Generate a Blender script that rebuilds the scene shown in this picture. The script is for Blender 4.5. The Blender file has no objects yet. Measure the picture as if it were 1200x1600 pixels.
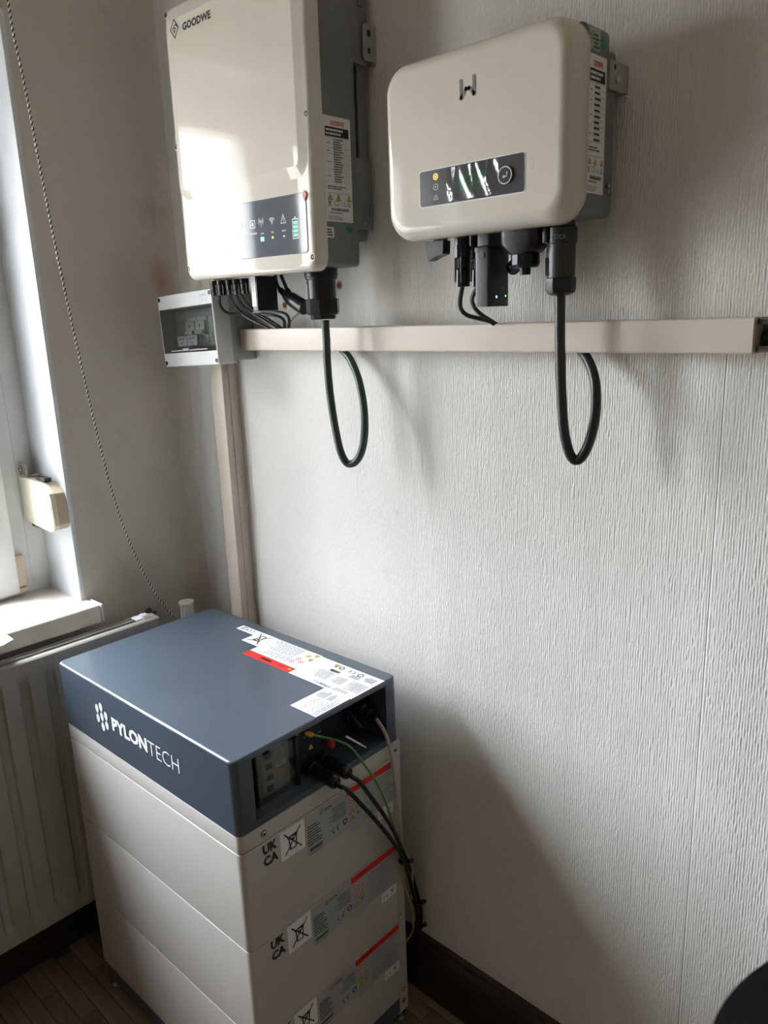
import bpy, bmesh, math, random
from mathutils import Vector, Matrix
random.seed(7)
PI = math.pi
# ------------------------------------------------------------------ camera
FPX = 1205.45
YAW, PITCH, ROLL = 0.7643527, 0.25017883, -0.03679671
def _rot():
    B = Matrix(((1,0,0),(0,0,-1),(0,1,0)))
    a = YAW; Ry = Matrix(((math.cos(a),0,math.sin(a)),(0,1,0),(-math.sin(a),0,math.cos(a))))
    a = PITCH; Rx = Matrix(((1,0,0),(0,math.cos(a),-math.sin(a)),(0,math.sin(a),math.cos(a))))
    a = ROLL; Rz = Matrix(((math.cos(a),-math.sin(a),0),(math.sin(a),math.cos(a),0),(0,0,1)))
    return Rz @ Rx @ Ry @ B
RC = _rot()
CAM = Vector((1.525, -0.976, 1.342))
scene = bpy.context.scene
cd = bpy.data.cameras.new('camera'); cam = bpy.data.objects.new('camera', cd)
scene.collection.objects.link(cam)
cam.matrix_world = Matrix.Translation(CAM) @ Matrix((RC[0], -RC[1], -RC[2])).transposed().to_4x4()
cd.sensor_fit = 'VERTICAL'; cd.sensor_height = 36.0; cd.lens = FPX/1600*36
cd.clip_start = 0.02
cd.dof.use_dof = True; cd.dof.focus_distance = 1.55; cd.dof.aperture_fstop = 10.0
scene.camera = cam
# ------------------------------------------------------------------ world and light
w = bpy.data.worlds.new('World'); scene.world = w; w.use_nodes = True
nt = w.node_tree; nt.nodes.clear()
wo = nt.nodes.new('ShaderNodeOutputWorld'); bg = nt.nodes.new('ShaderNodeBackground')
tc = nt.nodes.new('ShaderNodeTexCoord'); sx = nt.nodes.new('ShaderNodeSeparateXYZ')
cr = nt.nodes.new('ShaderNodeValToRGB')
nt.links.new(tc.outputs['Generated'], sx.inputs[0])
mr = nt.nodes.new('ShaderNodeMapRange'); mr.inputs['From Min'].default_value = -1; mr.inputs['From Max'].default_value = 1
nt.links.new(sx.outputs['Z'], mr.inputs[0]); nt.links.new(mr.outputs[0], cr.inputs[0])
e = cr.color_ramp.elements
e[0].position = 0.47; e[0].color = (0.22, 0.20, 0.175, 1)
e[1].position = 0.52; e[1].color = (0.55, 0.575, 0.61, 1)
n2 = e.new(1.0); n2.color = (1.22, 1.28, 1.37, 1)
n3 = e.new(0.70); n3.color = (.98, 1.02, 1.08, 1)
nt.links.new(cr.outputs[0], bg.inputs[0]); bg.inputs[1].default_value = 48.5
nt.links.new(bg.outputs[0], wo.inputs[0])
pl = bpy.data.lights.new('window_portal', 'AREA'); pl.shape = 'RECTANGLE'; pl.size = 1.13; pl.size_y = 1.0
pl.cycles.is_portal = True
po = bpy.data.objects.new('window_portal', pl); scene.collection.objects.link(po)
po.location = (-0.262, -0.80, 1.33); po.rotation_euler = (0, -PI/2, 0)
scene.view_settings.view_transform = 'Standard'; scene.view_settings.look = 'None'
scene.view_settings.exposure = 0.0; scene.view_settings.gamma = 1.0; scene.view_settings.use_curve_mapping = False
# ------------------------------------------------------------------ back-projection of photo points on to planes of the room
def ray(x, y): return RC.transposed() @ Vector(((x-600)/FPX, (y-800)/FPX, 1.0))
def onX(x, y, v): d = ray(x, y); return CAM + d*((v-CAM.x)/d.x)
def onY(x, y, v): d = ray(x, y); return CAM + d*((v-CAM.y)/d.y)
def onZ(x, y, v): d = ray(x, y); return CAM + d*((v-CAM.z)/d.z)
BYAW = .0155; BA = Vector((.6851, -.4313, 0))
BR = Matrix.Rotation(-BYAW, 3, 'Z')
CL = BR @ (CAM-BA)
def bS(x, y, X=0.0): d = BR @ ray(x, y); return CL + d*((X-CL.x)/d.x)     # on a plane parallel to the battery's cable side
def bT(x, y, Z=.732): d = BR @ ray(x, y); return CL + d*((Z-CL.z)/d.z)
# ------------------------------------------------------------------ materials
MATS = {}
def mat(name, col, rough=.5, metal=0., var=.04, vscale=12, bump=0., bscale=200, coat=0., spec=.5, emis=None, es=0., rvar=.05, crough=.05):
    if name in MATS: return MATS[name]
    m = bpy.data.materials.new(name); m.use_nodes = True; MATS[name] = m
    t = m.node_tree; p = t.nodes['Principled BSDF']
    tcn = t.nodes.new('ShaderNodeTexCoord'); nz = t.nodes.new('ShaderNodeTexNoise')
    nz.inputs['Scale'].default_value = vscale; nz.inputs['Detail'].default_value = 5
    t.links.new(tcn.outputs['Object'], nz.inputs['Vector'])
    r = t.nodes.new('ShaderNodeValToRGB')
    lo = [max(0, c*(1-var)) for c in col]; hi = [min(1, c*(1+var)) for c in col]
    r.color_ramp.elements[0].color = (*lo, 1); r.color_ramp.elements[1].color = (*hi, 1)
    r.color_ramp.elements[0].position = .35; r.color_ramp.elements[1].position = .65
    t.links.new(nz.outputs['Fac'], r.inputs[0]); t.links.new(r.outputs[0], p.inputs['Base Color'])
    q = t.nodes.new('ShaderNodeMapRange'); q.inputs['To Min'].default_value = max(0.01, rough-rvar); q.inputs['To Max'].default_value = min(1, rough+rvar)
    t.links.new(nz.outputs['Fac'], q.inputs[0]); t.links.new(q.outputs[0], p.inputs['Roughness'])
    p.inputs['Metallic'].default_value = metal
    p.inputs['Specular IOR Level'].default_value = spec
    p.inputs['Coat Weight'].default_value = coat; p.inputs['Coat Roughness'].default_value = crough
    if emis: p.inputs['Emission Color'].default_value = (*emis, 1); p.inputs['Emission Strength'].default_value = es
    if bump:
        b = t.nodes.new('ShaderNodeBump'); b.inputs['Strength'].default_value = 1; b.inputs['Distance'].default_value = bump
        n3 = t.nodes.new('ShaderNodeTexNoise'); n3.inputs['Scale'].default_value = bscale; n3.inputs['Detail'].default_value = 3
        t.links.new(tcn.outputs['Object'], n3.inputs['Vector']); t.links.new(n3.outputs['Fac'], b.inputs['Height']); t.links.new(b.outputs[0], p.inputs['Normal'])
    return m
def glassy(name, tint, gloss=.08, grough=.03):
    m = bpy.data.materials.new(name); m.use_nodes = True; t = m.node_tree; t.nodes.clear()
    o = t.nodes.new('ShaderNodeOutputMaterial'); mx = t.nodes.new('ShaderNodeMixShader')
    tr = t.nodes.new('ShaderNodeBsdfTransparent'); gl = t.nodes.new('ShaderNodeBsdfGlossy')
    nz = t.nodes.new('ShaderNodeTexNoise'); nz.inputs['Scale'].default_value = 6
    r = t.nodes.new('ShaderNodeMapRange'); r.inputs['To Min'].default_value = gloss*.8; r.inputs['To Max'].default_value = gloss*1.2
    t.links.new(nz.outputs['Fac'], r.inputs[0]); t.links.new(r.outputs[0], mx.inputs[0])
    tr.inputs[0].default_value = (*tint, 1); gl.inputs['Roughness'].default_value = grough
    t.links.new(tr.outputs[0], mx.inputs[1]); t.links.new(gl.outputs[0], mx.inputs[2]); t.links.new(mx.outputs[0], o.inputs[0])
    return m
def N(t, typ, **k):
    n = t.nodes.new(typ)
    for a, b in k.items():
        if a in n.inputs: n.inputs[a].default_value = b
        else: setattr(n, a, b)
    return n
def math_(t, op, a, b=None, c=None):
    n = t.nodes.new('ShaderNodeMath'); n.operation = op
    for i, v in enumerate((a, b, c)):
        if v is None: continue
        if isinstance(v, (int, float)): n.inputs[i].default_value = v
        else: t.links.new(v, n.inputs[i])
    return n.outputs[0]
def wall_mat(name, ribs=True, stains=(), seams=()):
    m = bpy.data.materials.new(name); m.use_nodes = True; t = m.node_tree; p = t.nodes['Principled BSDF']
    L = t.links.new
    tcn = N(t, 'ShaderNodeTexCoord'); O = tcn.outputs['Object']
    sp = N(t, 'ShaderNodeSeparateXYZ'); L(O, sp.inputs[0])
    n1 = N(t, 'ShaderNodeTexNoise', Scale=3.0, Detail=6.0); L(O, n1.inputs['Vector'])
    r = N(t, 'ShaderNodeValToRGB'); L(n1.outputs['Fac'], r.inputs[0])
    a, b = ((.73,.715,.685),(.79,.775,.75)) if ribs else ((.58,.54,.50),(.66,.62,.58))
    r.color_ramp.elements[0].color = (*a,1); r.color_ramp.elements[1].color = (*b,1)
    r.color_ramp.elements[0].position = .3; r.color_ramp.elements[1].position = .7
    colr = r.outputs[0]
    def blend(fac, c2):
        nonlocal colr
        mx = t.nodes.new('ShaderNodeMix'); mx.data_type = 'RGBA'
        L(fac, mx.inputs[0]); L(colr, mx.inputs[6]); mx.inputs[7].default_value = (*c2, 1); colr = mx.outputs[2]
    # irregular soiling
    n4 = N(t, 'ShaderNodeTexNoise', Scale=14.0, Detail=8.0, Roughness=.65); L(O, n4.inputs['Vector'])
    blend(math_(t, 'MULTIPLY', math_(t, 'MULTIPLY', math_(t, 'SUBTRACT', n4.outputs['Fac'], .60), 6.0), .22 if ribs else .55), (.45,.42,.38))
    for (px_, py_, pz_, rad, c2, k) in stains:
        vd = N(t, 'ShaderNodeVectorMath', operation='DISTANCE'); L(O, vd.inputs[0]); vd.inputs[1].default_value = (px_, py_, pz_)
        f = math_(t, 'SUBTRACT', 1.0, math_(t, 'DIVIDE', vd.outputs['Value'], rad))
        f = math_(t, 'MULTIPLY', math_(t, 'MAXIMUM', f, 0.0), math_(t, 'MULTIPLY', n4.outputs['Fac'], k))
        blend(math_(t, 'MINIMUM', f, 1.0), c2)
    h = None
    bump = N(t, 'ShaderNodeBump'); bump.inputs['Strength'].default_value = 1.0
    if ribs:
        mp = N(t, 'ShaderNodeMapping'); L(O, mp.inputs[0]); mp.inputs['Scale'].default_value = (320, 1, 90)
        nr = N(t, 'ShaderNodeTexNoise', Scale=1.0, Detail=2.0); L(mp.outputs[0], nr.inputs['Vector'])
        mp2 = N(t, 'ShaderNodeMapping'); L(O, mp2.inputs[0]); mp2.inputs['Scale'].default_value = (7, 1, .5)
        nl = N(t, 'ShaderNodeTexNoise', Scale=1.0, Detail=2.0); L(mp2.outputs[0], nl.inputs['Vector'])
        wx = math_(t, 'ADD', math_(t, 'MULTIPLY', sp.outputs['X'], 2*PI/.0036), math_(t, 'MULTIPLY', nr.outputs['Fac'], 5.0))
        sn = math_(t, 'SINE', wx)
        hr = math_(t, 'ADD', math_(t, 'MULTIPLY', nr.outputs['Fac'], .0015), math_(t, 'MULTIPLY', sn, .00016))
        h = math_(t, 'ADD', hr, math_(t, 'MULTIPLY', nl.outputs['Fac'], .006))
        for s in seams:
            g = math_(t, 'ABSOLUTE', math_(t, 'SUBTRACT', sp.outputs['X'], s))
            g = math_(t, 'MULTIPLY', math_(t, 'MAXIMUM', math_(t, 'SUBTRACT', 1.0, math_(t, 'DIVIDE', g, .0012)), 0.0), math_(t, 'ADD', math_(t, 'MULTIPLY', math_(t, 'LESS_THAN', sp.outputs['Z'], 1.28), .8), .2))
            h = math_(t, 'SUBTRACT', h, math_(t, 'MULTIPLY', g, .0012))
            blend(math_(t, 'MULTIPLY', g, .35), (.35,.32,.29))
    else:
        nr = N(t, 'ShaderNodeTexNoise', Scale=5.0, Detail=6.0); L(O, nr.inputs['Vector'])
        h = math_(t, 'MULTIPLY', nr.outputs['Fac'], .006)
    bump.inputs['Distance'].default_value = 1.0
    L(h, bump.inputs['Height']); L(bump.outputs[0], p.inputs['Normal'])
    L(colr, p.inputs['Base Color']); p.inputs['Roughness'].default_value = .62 if ribs else .7
    p.inputs['Specular IOR Level'].default_value = .35
    return m
def wood_mat(name, a, b, rough=.5, axis=0):
    m = bpy.data.materials.new(name); m.use_nodes = True; t = m.node_tree; p = t.nodes['Principled BSDF']; L = t.links.new
    tcn = N(t, 'ShaderNodeTexCoord'); mp = N(t, 'ShaderNodeMapping'); L(tcn.outputs['Object'], mp.inputs[0])
    s = [90, 90, 90]; s[axis] = 6; mp.inputs['Scale'].default_value = s
    n = N(t, 'ShaderNodeTexNoise', Scale=1.0, Detail=6.0); L(mp.outputs[0], n.inputs['Vector'])
    oi = N(t, 'ShaderNodeObjectInfo')
    f = math_(t, 'ADD', math_(t, 'MULTIPLY', n.outputs['Fac'], .7), math_(t, 'MULTIPLY', oi.outputs['Random'], .3))
    r = N(t, 'ShaderNodeValToRGB'); L(f, r.inputs[0]); r.color_ramp.elements[0].color = (*a,1); r.color_ramp.elements[1].color = (*b,1)
    r.color_ramp.elements[0].position = .3; r.color_ramp.elements[1].position = .75
    L(r.outputs[0], p.inputs['Base Color']); p.inputs['Roughness'].default_value = rough
    bp = N(t, 'ShaderNodeBump'); bp.inputs['Distance'].default_value = .0006; L(n.outputs['Fac'], bp.inputs['Height']); L(bp.outputs[0], p.inputs['Normal'])
    return m
M_CREAM = mat('gloss_cream_plastic', (.66,.62,.55), .5, coat=.8, var=.015, rvar=.02, spec=.03, crough=.008)
M_CREAM2 = mat('satin_cream_plastic', (.67,.63,.56), .5, coat=.9, var=.015, rvar=.03, spec=.05, crough=.03)
M_GREYM = mat('grey_cast_metal', (.185,.19,.195), .5, .0, bump=.00015, bscale=600)
M_PGREY = mat('light_grey_paint', (.47,.445,.42), .36, var=.02)
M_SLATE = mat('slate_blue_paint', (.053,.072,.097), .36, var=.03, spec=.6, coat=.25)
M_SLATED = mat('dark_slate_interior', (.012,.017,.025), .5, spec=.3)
M_BLACK = mat('black_plastic', (.010,.010,.011), .32, spec=.35)
M_BLACKR = mat('black_rubber', (.018,.018,.020), .5)
M_GREENC = mat('dark_green_cable', (.030,.055,.045), .38)
M_BLKC = mat('black_cable', (.018,.020,.022), .35)
M_GREYC = mat('grey_cable', (.40,.38,.33), .45)
M_GRNW = mat('green_wire', (.10,.26,.04), .4)
M_YELW = mat('yellow_wire', (.34,.30,.06), .4)
M_ORG = mat('orange_lug', (.75,.35,.04), .4)
M_RED = mat('red_plastic', (.45,.02,.02), .35)
M_STEEL = mat('steel', (.55,.54,.52), .28, 1.0)
M_DARKSCR = mat('dark_screw', (.06,.055,.05), .4, .8)
M_WHITE = mat('white_label', (.80,.81,.82), .45, var=.01)
M_SILVER = mat('silver_label', (.40,.41,.41), .4, var=.02)
M_INK = mat('black_ink', (.02,.02,.02), .5)
M_GINK = mat('grey_ink', (.25,.25,.25), .5)
M_RINK = mat('red_ink', (.66,.022,.018), .5)
M_YINK = mat('yellow_ink', (.75,.60,.05), .5)
M_WINK = mat('white_ink', (.82,.84,.85), .4)
M_GRINK = mat('green_sticker', (.02,.25,.10), .35)
M_TRUNK = mat('cream_pvc', (.62,.555,.475), .38, var=.03)
M_WPVC = mat('white_pvc', (.78,.78,.77), .3, var=.02)
M_PAINTW = mat('white_gloss_paint', (.72,.75,.79), .35, var=.05, vscale=8, bump=.0004, bscale=25)
M_SILL = mat('sill_white', (.72,.68,.62), .3, var=.10, vscale=20)
M_RAD = mat('radiator_enamel', (.35,.335,.31), .38, var=.04)
M_YELP = mat('yellowed_plastic', (.80,.78,.62), .35, var=.03)
M_BEIGE = mat('beige_plastic', (.60,.50,.36), .5, var=.05)
M_BROWN = mat('brown_plastic', (.055,.030,.020), .5)
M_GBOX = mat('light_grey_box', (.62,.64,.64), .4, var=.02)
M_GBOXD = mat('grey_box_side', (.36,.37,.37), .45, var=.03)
M_BRK = mat('breaker_plastic', (.62,.62,.55), .4)
M_PANEL = mat('dark_display', (.10,.11,.13), .06, var=.03, coat=.5, rvar=.02)
M_PANELR = mat('dark_grey_display', (.060,.060,.064), .22, var=.04)
M_LCD = mat('green_lcd', (.03,.11,.055), .2, var=.1)
M_DWOOD = wood_mat('dark_baseboard_wood', (.018,.009,.007), (.05,.024,.018), .35)
M_PLANK = wood_mat('parquet_wood', (.14,.105,.064), (.27,.205,.13), .5)
M_CEIL = mat('ceiling_paint', (.72,.665,.59), .8)
M_TILE = mat('chair_black_leather', (.004,.004,.005), .9, spec=.05, bump=.0002, bscale=300)
M_LEDB = mat('blue_light', (.1,.3,1), .4, emis=(.15,.35,1), es=6)
M_LEDBS = mat('cyan_light', (.1,.5,.9), .4, emis=(.1,.55,1), es=1.6)
M_LEDG = mat('green_light', (.1,.8,.2), .4, emis=(.25,.9,.3), es=3)
M_LEDGB = mat('green_bar_light', (.1,.7,.35), .4, emis=(.1,.75,.35), es=.7)
M_LEDO = mat('amber_light', (1,.6,.1), .4, emis=(1,.55,.1), es=1.3)
M_GLASS = glassy('window_glass', (.97,.98,.98), .05, .01)
M_SMOKE = glassy('smoked_cover', (.74,.76,.76), .10, .06)
M_FILM = glassy('clear_film', (.90,.90,.90), .08, .12)
# ------------------------------------------------------------------ geometry builder
def Fr(o, u, v):
    u = Vector(u).normalized(); v = Vector(v).normalized(); n = u.cross(v)
    return (Vector(o), u, v, n)
def front(y): return Fr((0, y, 0), (1,0,0), (0,0,1))       # (x, z, out towards -y)
def side(x): return Fr((x, 0, 0), (0,1,0), (0,0,1))        # (y, z, out towards +x)
def top(z): return Fr((0, 0, z), (1,0,0), (0,1,0))
_textcache = {}
def text_geo(s, bold=0.):
    k = (s, bold)
    if k not in _textcache:
        c = bpy.data.curves.new('t', 'FONT'); c.body = s; c.size = 1; c.resolution_u = 2; c.offset = bold; c.fill_mode = 'BOTH'
        o = bpy.data.objects.new('t', c); scene.collection.objects.link(o)
        dg = bpy.context.evaluated_depsgraph_get(); dg.update()
        me = bpy.data.meshes.new_from_object(o.evaluated_get(dg))
        vs = [(v.co.x, v.co.y) for v in me.vertices]; fs = [tuple(p.vertices) for p in me.polygons]
        bpy.data.objects.remove(o); bpy.data.curves.remove(c); bpy.data.meshes.remove(me)
        x0 = min(v[0] for v in vs); x1 = max(v[0] for v in vs); y0 = min(v[1] for v in vs); y1 = max(v[1] for v in vs)
        _textcache[k] = ([((a-x0)/(x1-x0), (b-y0)/(y1-y0)) for a, b in vs], fs)
    return _textcache[k]
def rr(cx, cy, w_, h_, r, n=6):
    r = max(1e-5, min(r, w_/2-1e-5, h_/2-1e-5)); out = []
    for (sx_, sy_, a0) in ((1,1,0), (-1,1,PI/2), (-1,-1,PI), (1,-1,1.5*PI)):
        for i in range(n+1):
            a = a0 + i/n*PI/2
            out.append((cx+sx_*(w_/2-r)+r*math.cos(a), cy+sy_*(h_/2-r)+r*math.sin(a)))
    return out
class G:
    def __init__(s): s.bm = bmesh.new(); s.mats = []; s.mi = 0
    def m(s, mt):
        if mt not in s.mats: s.mats.append(mt)
        s.mi = s.mats.index(mt); return s
    def face(s, vs):
        try: f = s.bm.faces.new(vs); f.material_index = s.mi; return f
        except ValueError: return None
    def loft(s, F, rings, cap0=True, cap1=True):
        o, u, v, n = F; prev = None; first = None
        for poly, d in rings:
            cur = [s.bm.verts.new(o+u*a+v*b+n*d) for a, b in poly]
            if prev:
                k = len(cur)
                for i in range(k): s.face((prev[i], prev[(i+1) % k], cur[(i+1) % k], cur[i]))
            else: first = cur
            prev = cur
        if cap0: s.face(list(reversed(first)))
        if cap1: s.face(prev)
        return s
    def slab(s, F, cx, cy, w_, h_, r, d0, d1, bev=0.0, n=6, steps=3):
        rings = [(rr(cx, cy, w_, h_, r, n), d0)]
        if bev <= 0: rings.append((rr(cx, cy, w_, h_, r, n), d1))
        else:
            for i in range(steps+1):
                a = i/steps*PI/2; ins = bev*(1-math.cos(a))
                rings.append((rr(cx, cy, w_-2*ins, h_-2*ins, max(r-ins, bev*.3), n), d1-bev+bev*math.sin(a)))
            ins = bev*1.15; rings.append((rr(cx, cy, w_-2*ins, h_-2*ins, max(r-ins, bev*.3), n), d1))
        return s.loft(F, rings)
    def box(s, x0, x1, y0, y1, z0, z1, bev=0.0):
        b2 = bmesh.new(); r = bmesh.ops.create_cube(b2, size=1)
        for v in b2.verts: v.co = Vector(((x0+x1)/2+v.co.x*(x1-x0), (y0+y1)/2+v.co.y*(y1-y0), (z0+z1)/2+v.co.z*(z1-z0)))
        if bev: bmesh.ops.bevel(b2, geom=list(b2.edges), offset=bev, segments=2, affect='EDGES', profile=.5)
        mp = {v: s.bm.verts.new(v.co) for v in b2.verts}
        for f in b2.faces: s.face([mp[v] for v in f.verts])
        b2.free(); return s
    def poly(s, F, pts, d0, d1):
        return s.loft(F, [(pts, d0), (pts, d1)])
    def flat(s, F, pts, d):
        o, u, v, n = F; s.face([s.bm.verts.new(o+u*a+v*b+n*d) for a, b in pts]); return s
    def rect(s, F, u0, v0, u1, v1, d): return s.flat(F, [(u0,v0),(u1,v0),(u1,v1),(u0,v1)], d)
    def disc(s, F, cx, cy, r, d, n=16): return s.flat(F, [(cx+r*math.cos(2*PI*i/n), cy+r*math.sin(2*PI*i/n)) for i in range(n)], d)
    def ring(s, F, cx, cy, r0, r1, d, n=20, a0=0, a1=2*PI):
        o, u, v, nn = F
        for i in range(n):
            a = a0+(a1-a0)*i/n; b = a0+(a1-a0)*(i+1)/n
            s.flat(F, [(cx+r0*math.cos(a), cy+r0*math.sin(a)), (cx+r1*math.cos(a), cy+r1*math.sin(a)), (cx+r1*math.cos(b), cy+r1*math.sin(b)), (cx+r0*math.cos(b), cy+r0*math.sin(b))], d)
        return s
    def stroke(s, F, pts, wd, d):
        for (a, b) in zip(pts, pts[1:]):
            dx, dy = b[0]-a[0], b[1]-a[1]; l = math.hypot(dx, dy) or 1; nx, ny = -dy/l*wd/2, dx/l*wd/2; ex, ey = dx/l*wd/2, dy/l*wd/2
            s.flat(F, [(a[0]-nx-ex, a[1]-ny-ey), (b[0]-nx+ex, b[1]-ny+ey), (b[0]+nx+ex, b[1]+ny+ey), (a[0]+nx-ex, a[1]+ny-ey)], d)
        return s
    def text(s, F, st, u0, v0, w_, h_, d, bold=0., turn=False):
        vs, fs = text_geo(st, bold); o, u, v, n = F
        nv = [s.bm.verts.new(o + (u*(u0+a*w_)+v*(v0+b*h_) if not turn else u*(u0-b*h_)+v*(v0+a*w_)) + n*d) for a, b in vs]
        for f in fs: s.face([nv[i] for i in f])
        return s
    def lines(s, F, u0, v0, u1, v1, rows, d, fill=.55, flip=False):
        h = (v1-v0)/rows
        for i in range(rows):
            v = v0+(i+.2)*h; u = u0; end = u1-(u1-u0)*random.random()*(.35)
            if flip: u = u0+(u1-u0)*random.random()*.35; end = u1
            while u < end:
                l = min((u1-u0)*random.uniform(.05, .16), end-u); s.rect(F, u, v, u+l, v+h*fill, d); u += l+(u1-u0)*.025
        return s
    def tri(s, F, cx, cy, r, d):
        cur = s.mats[s.mi]
        s.m(M_YINK).flat(F, [(cx-r, cy-r*.75), (cx+r, cy-r*.75), (cx, cy+r)], d)
        s.m(M_INK).stroke(F, [(cx-r, cy-r*.75), (cx+r, cy-r*.75), (cx, cy+r), (cx-r, cy-r*.75)], r*.16, d+.00008)
        s.rect(F, cx-r*.09, cy-r*.25, cx+r*.09, cy+r*.4, d+.00008); s.rect(F, cx-r*.09, cy-r*.55, cx+r*.09, cy-r*.38, d+.00008)
        return s.m(cur)
    def bin(s, F, cx, cy, r, d):
        q = r*.13
        s.stroke(F, [(cx-r*.45, cy+r*.45), (cx-r*.3, cy-r*.75), (cx+r*.3, cy-r*.75), (cx+r*.45, cy+r*.45), (cx-r*.55, cy+r*.5), (cx+r*.55, cy+r*.6)], q, d)
        s.stroke(F, [(cx-r*.9, cy+r), (cx+r*.9, cy-r)], q, d+.00005); s.stroke(F, [(cx+r*.9, cy+r), (cx-r*.9, cy-r)], q, d+.00005)
        return s.rect(F, cx-r*.2, cy+r*.1, cx+r*.1, cy+r*.3, d)
    def ce(s, F, u, v, h, d):
        s.ring(F, u+h*.5, v+h*.5, h*.38, h*.52, d, 10, PI*.5, PI*1.5)
        s.ring(F, u+h*1.5, v+h*.5, h*.38, h*.52, d, 10, PI*.5, PI*1.5)
        return s.rect(F, u+h*1.05, v+h*.44, u+h*1.4, v+h*.56, d)
    def cyl(s, a, b, r0, r1=None, seg=20, caps=True):
        a = Vector(a); b = Vector(b); r1 = r0 if r1 is None else r1
        return s.lathe(a, b-a, [(r0, 0), (r1, (b-a).length)], seg, caps)
    def lathe(s, o, ax, prof, seg=20, caps=True):
        o = Vector(o); ax = Vector(ax).normalized(); t = Vector((0,0,1)) if abs(ax.z) < .9 else Vector((1,0,0))
        u = ax.cross(t).normalized(); v = ax.cross(u)
        prev = None; first = None
        for r, d in prof:
            cur = [s.bm.verts.new(o+ax*d+u*(r*math.cos(2*PI*i/seg))+v*(r*math.sin(2*PI*i/seg))) for i in range(seg)]
            if prev:
                for i in range(seg): s.face((prev[i], prev[(i+1) % seg], cur[(i+1) % seg], cur[i]))
            else: first = cur
            prev = cur
        if caps: s.face(first); s.face(prev)
        return s
    def tube(s, pts, r, seg=10, sub=6, caps=True):
        P = [Vector(p) for p in pts]
        if sub > 1 and len(P) > 2:
            Q = [P[0]*2-P[1]] + P + [P[-1]*2-P[-2]]; out = []
            for i in range(1, len(Q)-2):
                a, b, c, d = Q[i-1:i+3]
                for k in range(sub):
                    t = k/sub
                    out.append(.5*((2*b)+(c-a)*t+(2*a-5*b+4*c-d)*t*t+(3*b-a-3*c+d)*t**3))
            out.append(P[-1]); P = out
        up = None; prev = None; first = None
        for i, p in enumerate(P):
            t = (P[min(i+1, len(P)-1)]-P[max(i-1, 0)]).normalized()
            if up is None: up = t.orthogonal().normalized()
            up = (up-t*up.dot(t)).normalized(); sd = t.cross(up)
            cur = [s.bm.verts.new(p+up*(r*math.cos(2*PI*j/seg))+sd*(r*math.sin(2*PI*j/seg))) for j in range(seg)]
            if prev:
                for j in range(seg): s.face((prev[j], prev[(j+1) % seg], cur[(j+1) % seg], cur[j]))
            else: first = cur
            prev = cur
        if caps: s.face(first); s.face(prev)
        return s
    def mesh(s, name, off=Vector((0,0,0)), sharp=35, fix=True):
        if fix: bmesh.ops.recalc_face_normals(s.bm, faces=s.bm.faces)
        me = bpy.data.meshes.new(name)
        for v in s.bm.verts: v.co -= off
        s.bm.to_mesh(me); s.bm.free()
        for mt in s.mats: me.materials.append(mt)
        for p_ in me.polygons: p_.use_smooth = True
        me.set_sharp_from_angle(angle=math.radians(sharp))
        return me
def screw_head(g, F, cx, cy, r, d, slot=True):
    o, u, v, n = F
    c = o+u*cx+v*cy+n*d
    g.m(M_DARKSCR).lathe(c, n, [(r*1.15, 0), (r*1.15, r*.12), (r*.9, r*.14)], 14)
    g.m(M_STEEL).lathe(c, n, [(r*.95, 0), (r*.95, r*.25), (r*.8, r*.45), (r*.45, r*.55)], 14)
    g.m(M_DARKSCR).lathe(c, n, [(r*.42, r*.5), (r*.42, r*.58), (r*.1, r*.58)], 6)
    return g
class Thing:
    def __init__(s, name, label, cat, loc, rot=(0,0,0), group=None, local=False):
        s.root = bpy.data.objects.new(name, None); scene.collection.objects.link(s.root)
        s.root.empty_display_size = .02
        s.root.location = loc; s.root.rotation_euler = rot; s.root['label'] = label; s.root['category'] = cat
        if group: s.root['group'] = group
        s.off = Vector((0,0,0)) if local else Vector(loc)
    def part(s, name, g, mt=None, parent=None, label=None, kind=None, sharp=35, fix=True):
        if mt is not None and not g.mats: g.mats = [mt]
        o = bpy.data.objects.new(name, g.mesh(name, s.off, sharp, fix)); scene.collection.objects.link(o)
        o.parent = parent or s.root
        if label: o['label'] = label
        if kind: o['kind'] = kind
        return o
def single(name, g, mt, label, cat, group=None, sharp=35):
    if not g.mats: g.mats = [mt]
    o = bpy.data.objects.new(name, g.mesh(name, sharp=sharp)); scene.collection.objects.link(o)
    o['label'] = label; o['category'] = cat
    if group: o['group'] = group
    return o
def struct(name, g, mt=None, parent=None, sharp=35):
    if not g.mats: g.mats = [mt]
    o = bpy.data.objects.new(name, g.mesh(name, sharp=sharp)); scene.collection.objects.link(o)
    if parent: o.parent = parent
    else: o['kind'] = 'structure'
    return o
def copy_tree(o, parent=None):
    c = o.copy(); scene.collection.objects.link(c); c.parent = parent
    for ch in list(o.children): copy_tree(ch, c)
    return c
# ------------------------------------------------------------------ room shell
WX = -.025; RX = 3.3; FY = -3.2; CH = 2.5
WY0, WY1, WZ0, WZ1 = -.299, -1.305, .735, 1.896      # window opening in the left wall
M_WALLB = wall_mat('ribbed_wallpaper', True,
    stains=((.5005,0,1.395,.010,(.30,.10,.05),3.0), (.3484,0,1.366,.009,(.35,.18,.12),2.4), (.62,0,1.0,.008,(.5,.36,.2),.7), (.69,0,.86,.010,(.3,.3,.3),.6)),
    seams=(1.174,))
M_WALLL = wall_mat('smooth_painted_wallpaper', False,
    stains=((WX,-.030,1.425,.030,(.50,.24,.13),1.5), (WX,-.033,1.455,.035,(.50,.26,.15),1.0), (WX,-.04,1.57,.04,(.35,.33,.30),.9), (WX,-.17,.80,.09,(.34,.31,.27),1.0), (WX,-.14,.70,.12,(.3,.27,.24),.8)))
g = G(); g.box(WX-.25, RX, 0, .12, 0, CH); struct('wall_back', g, M_WALLB)
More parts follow.
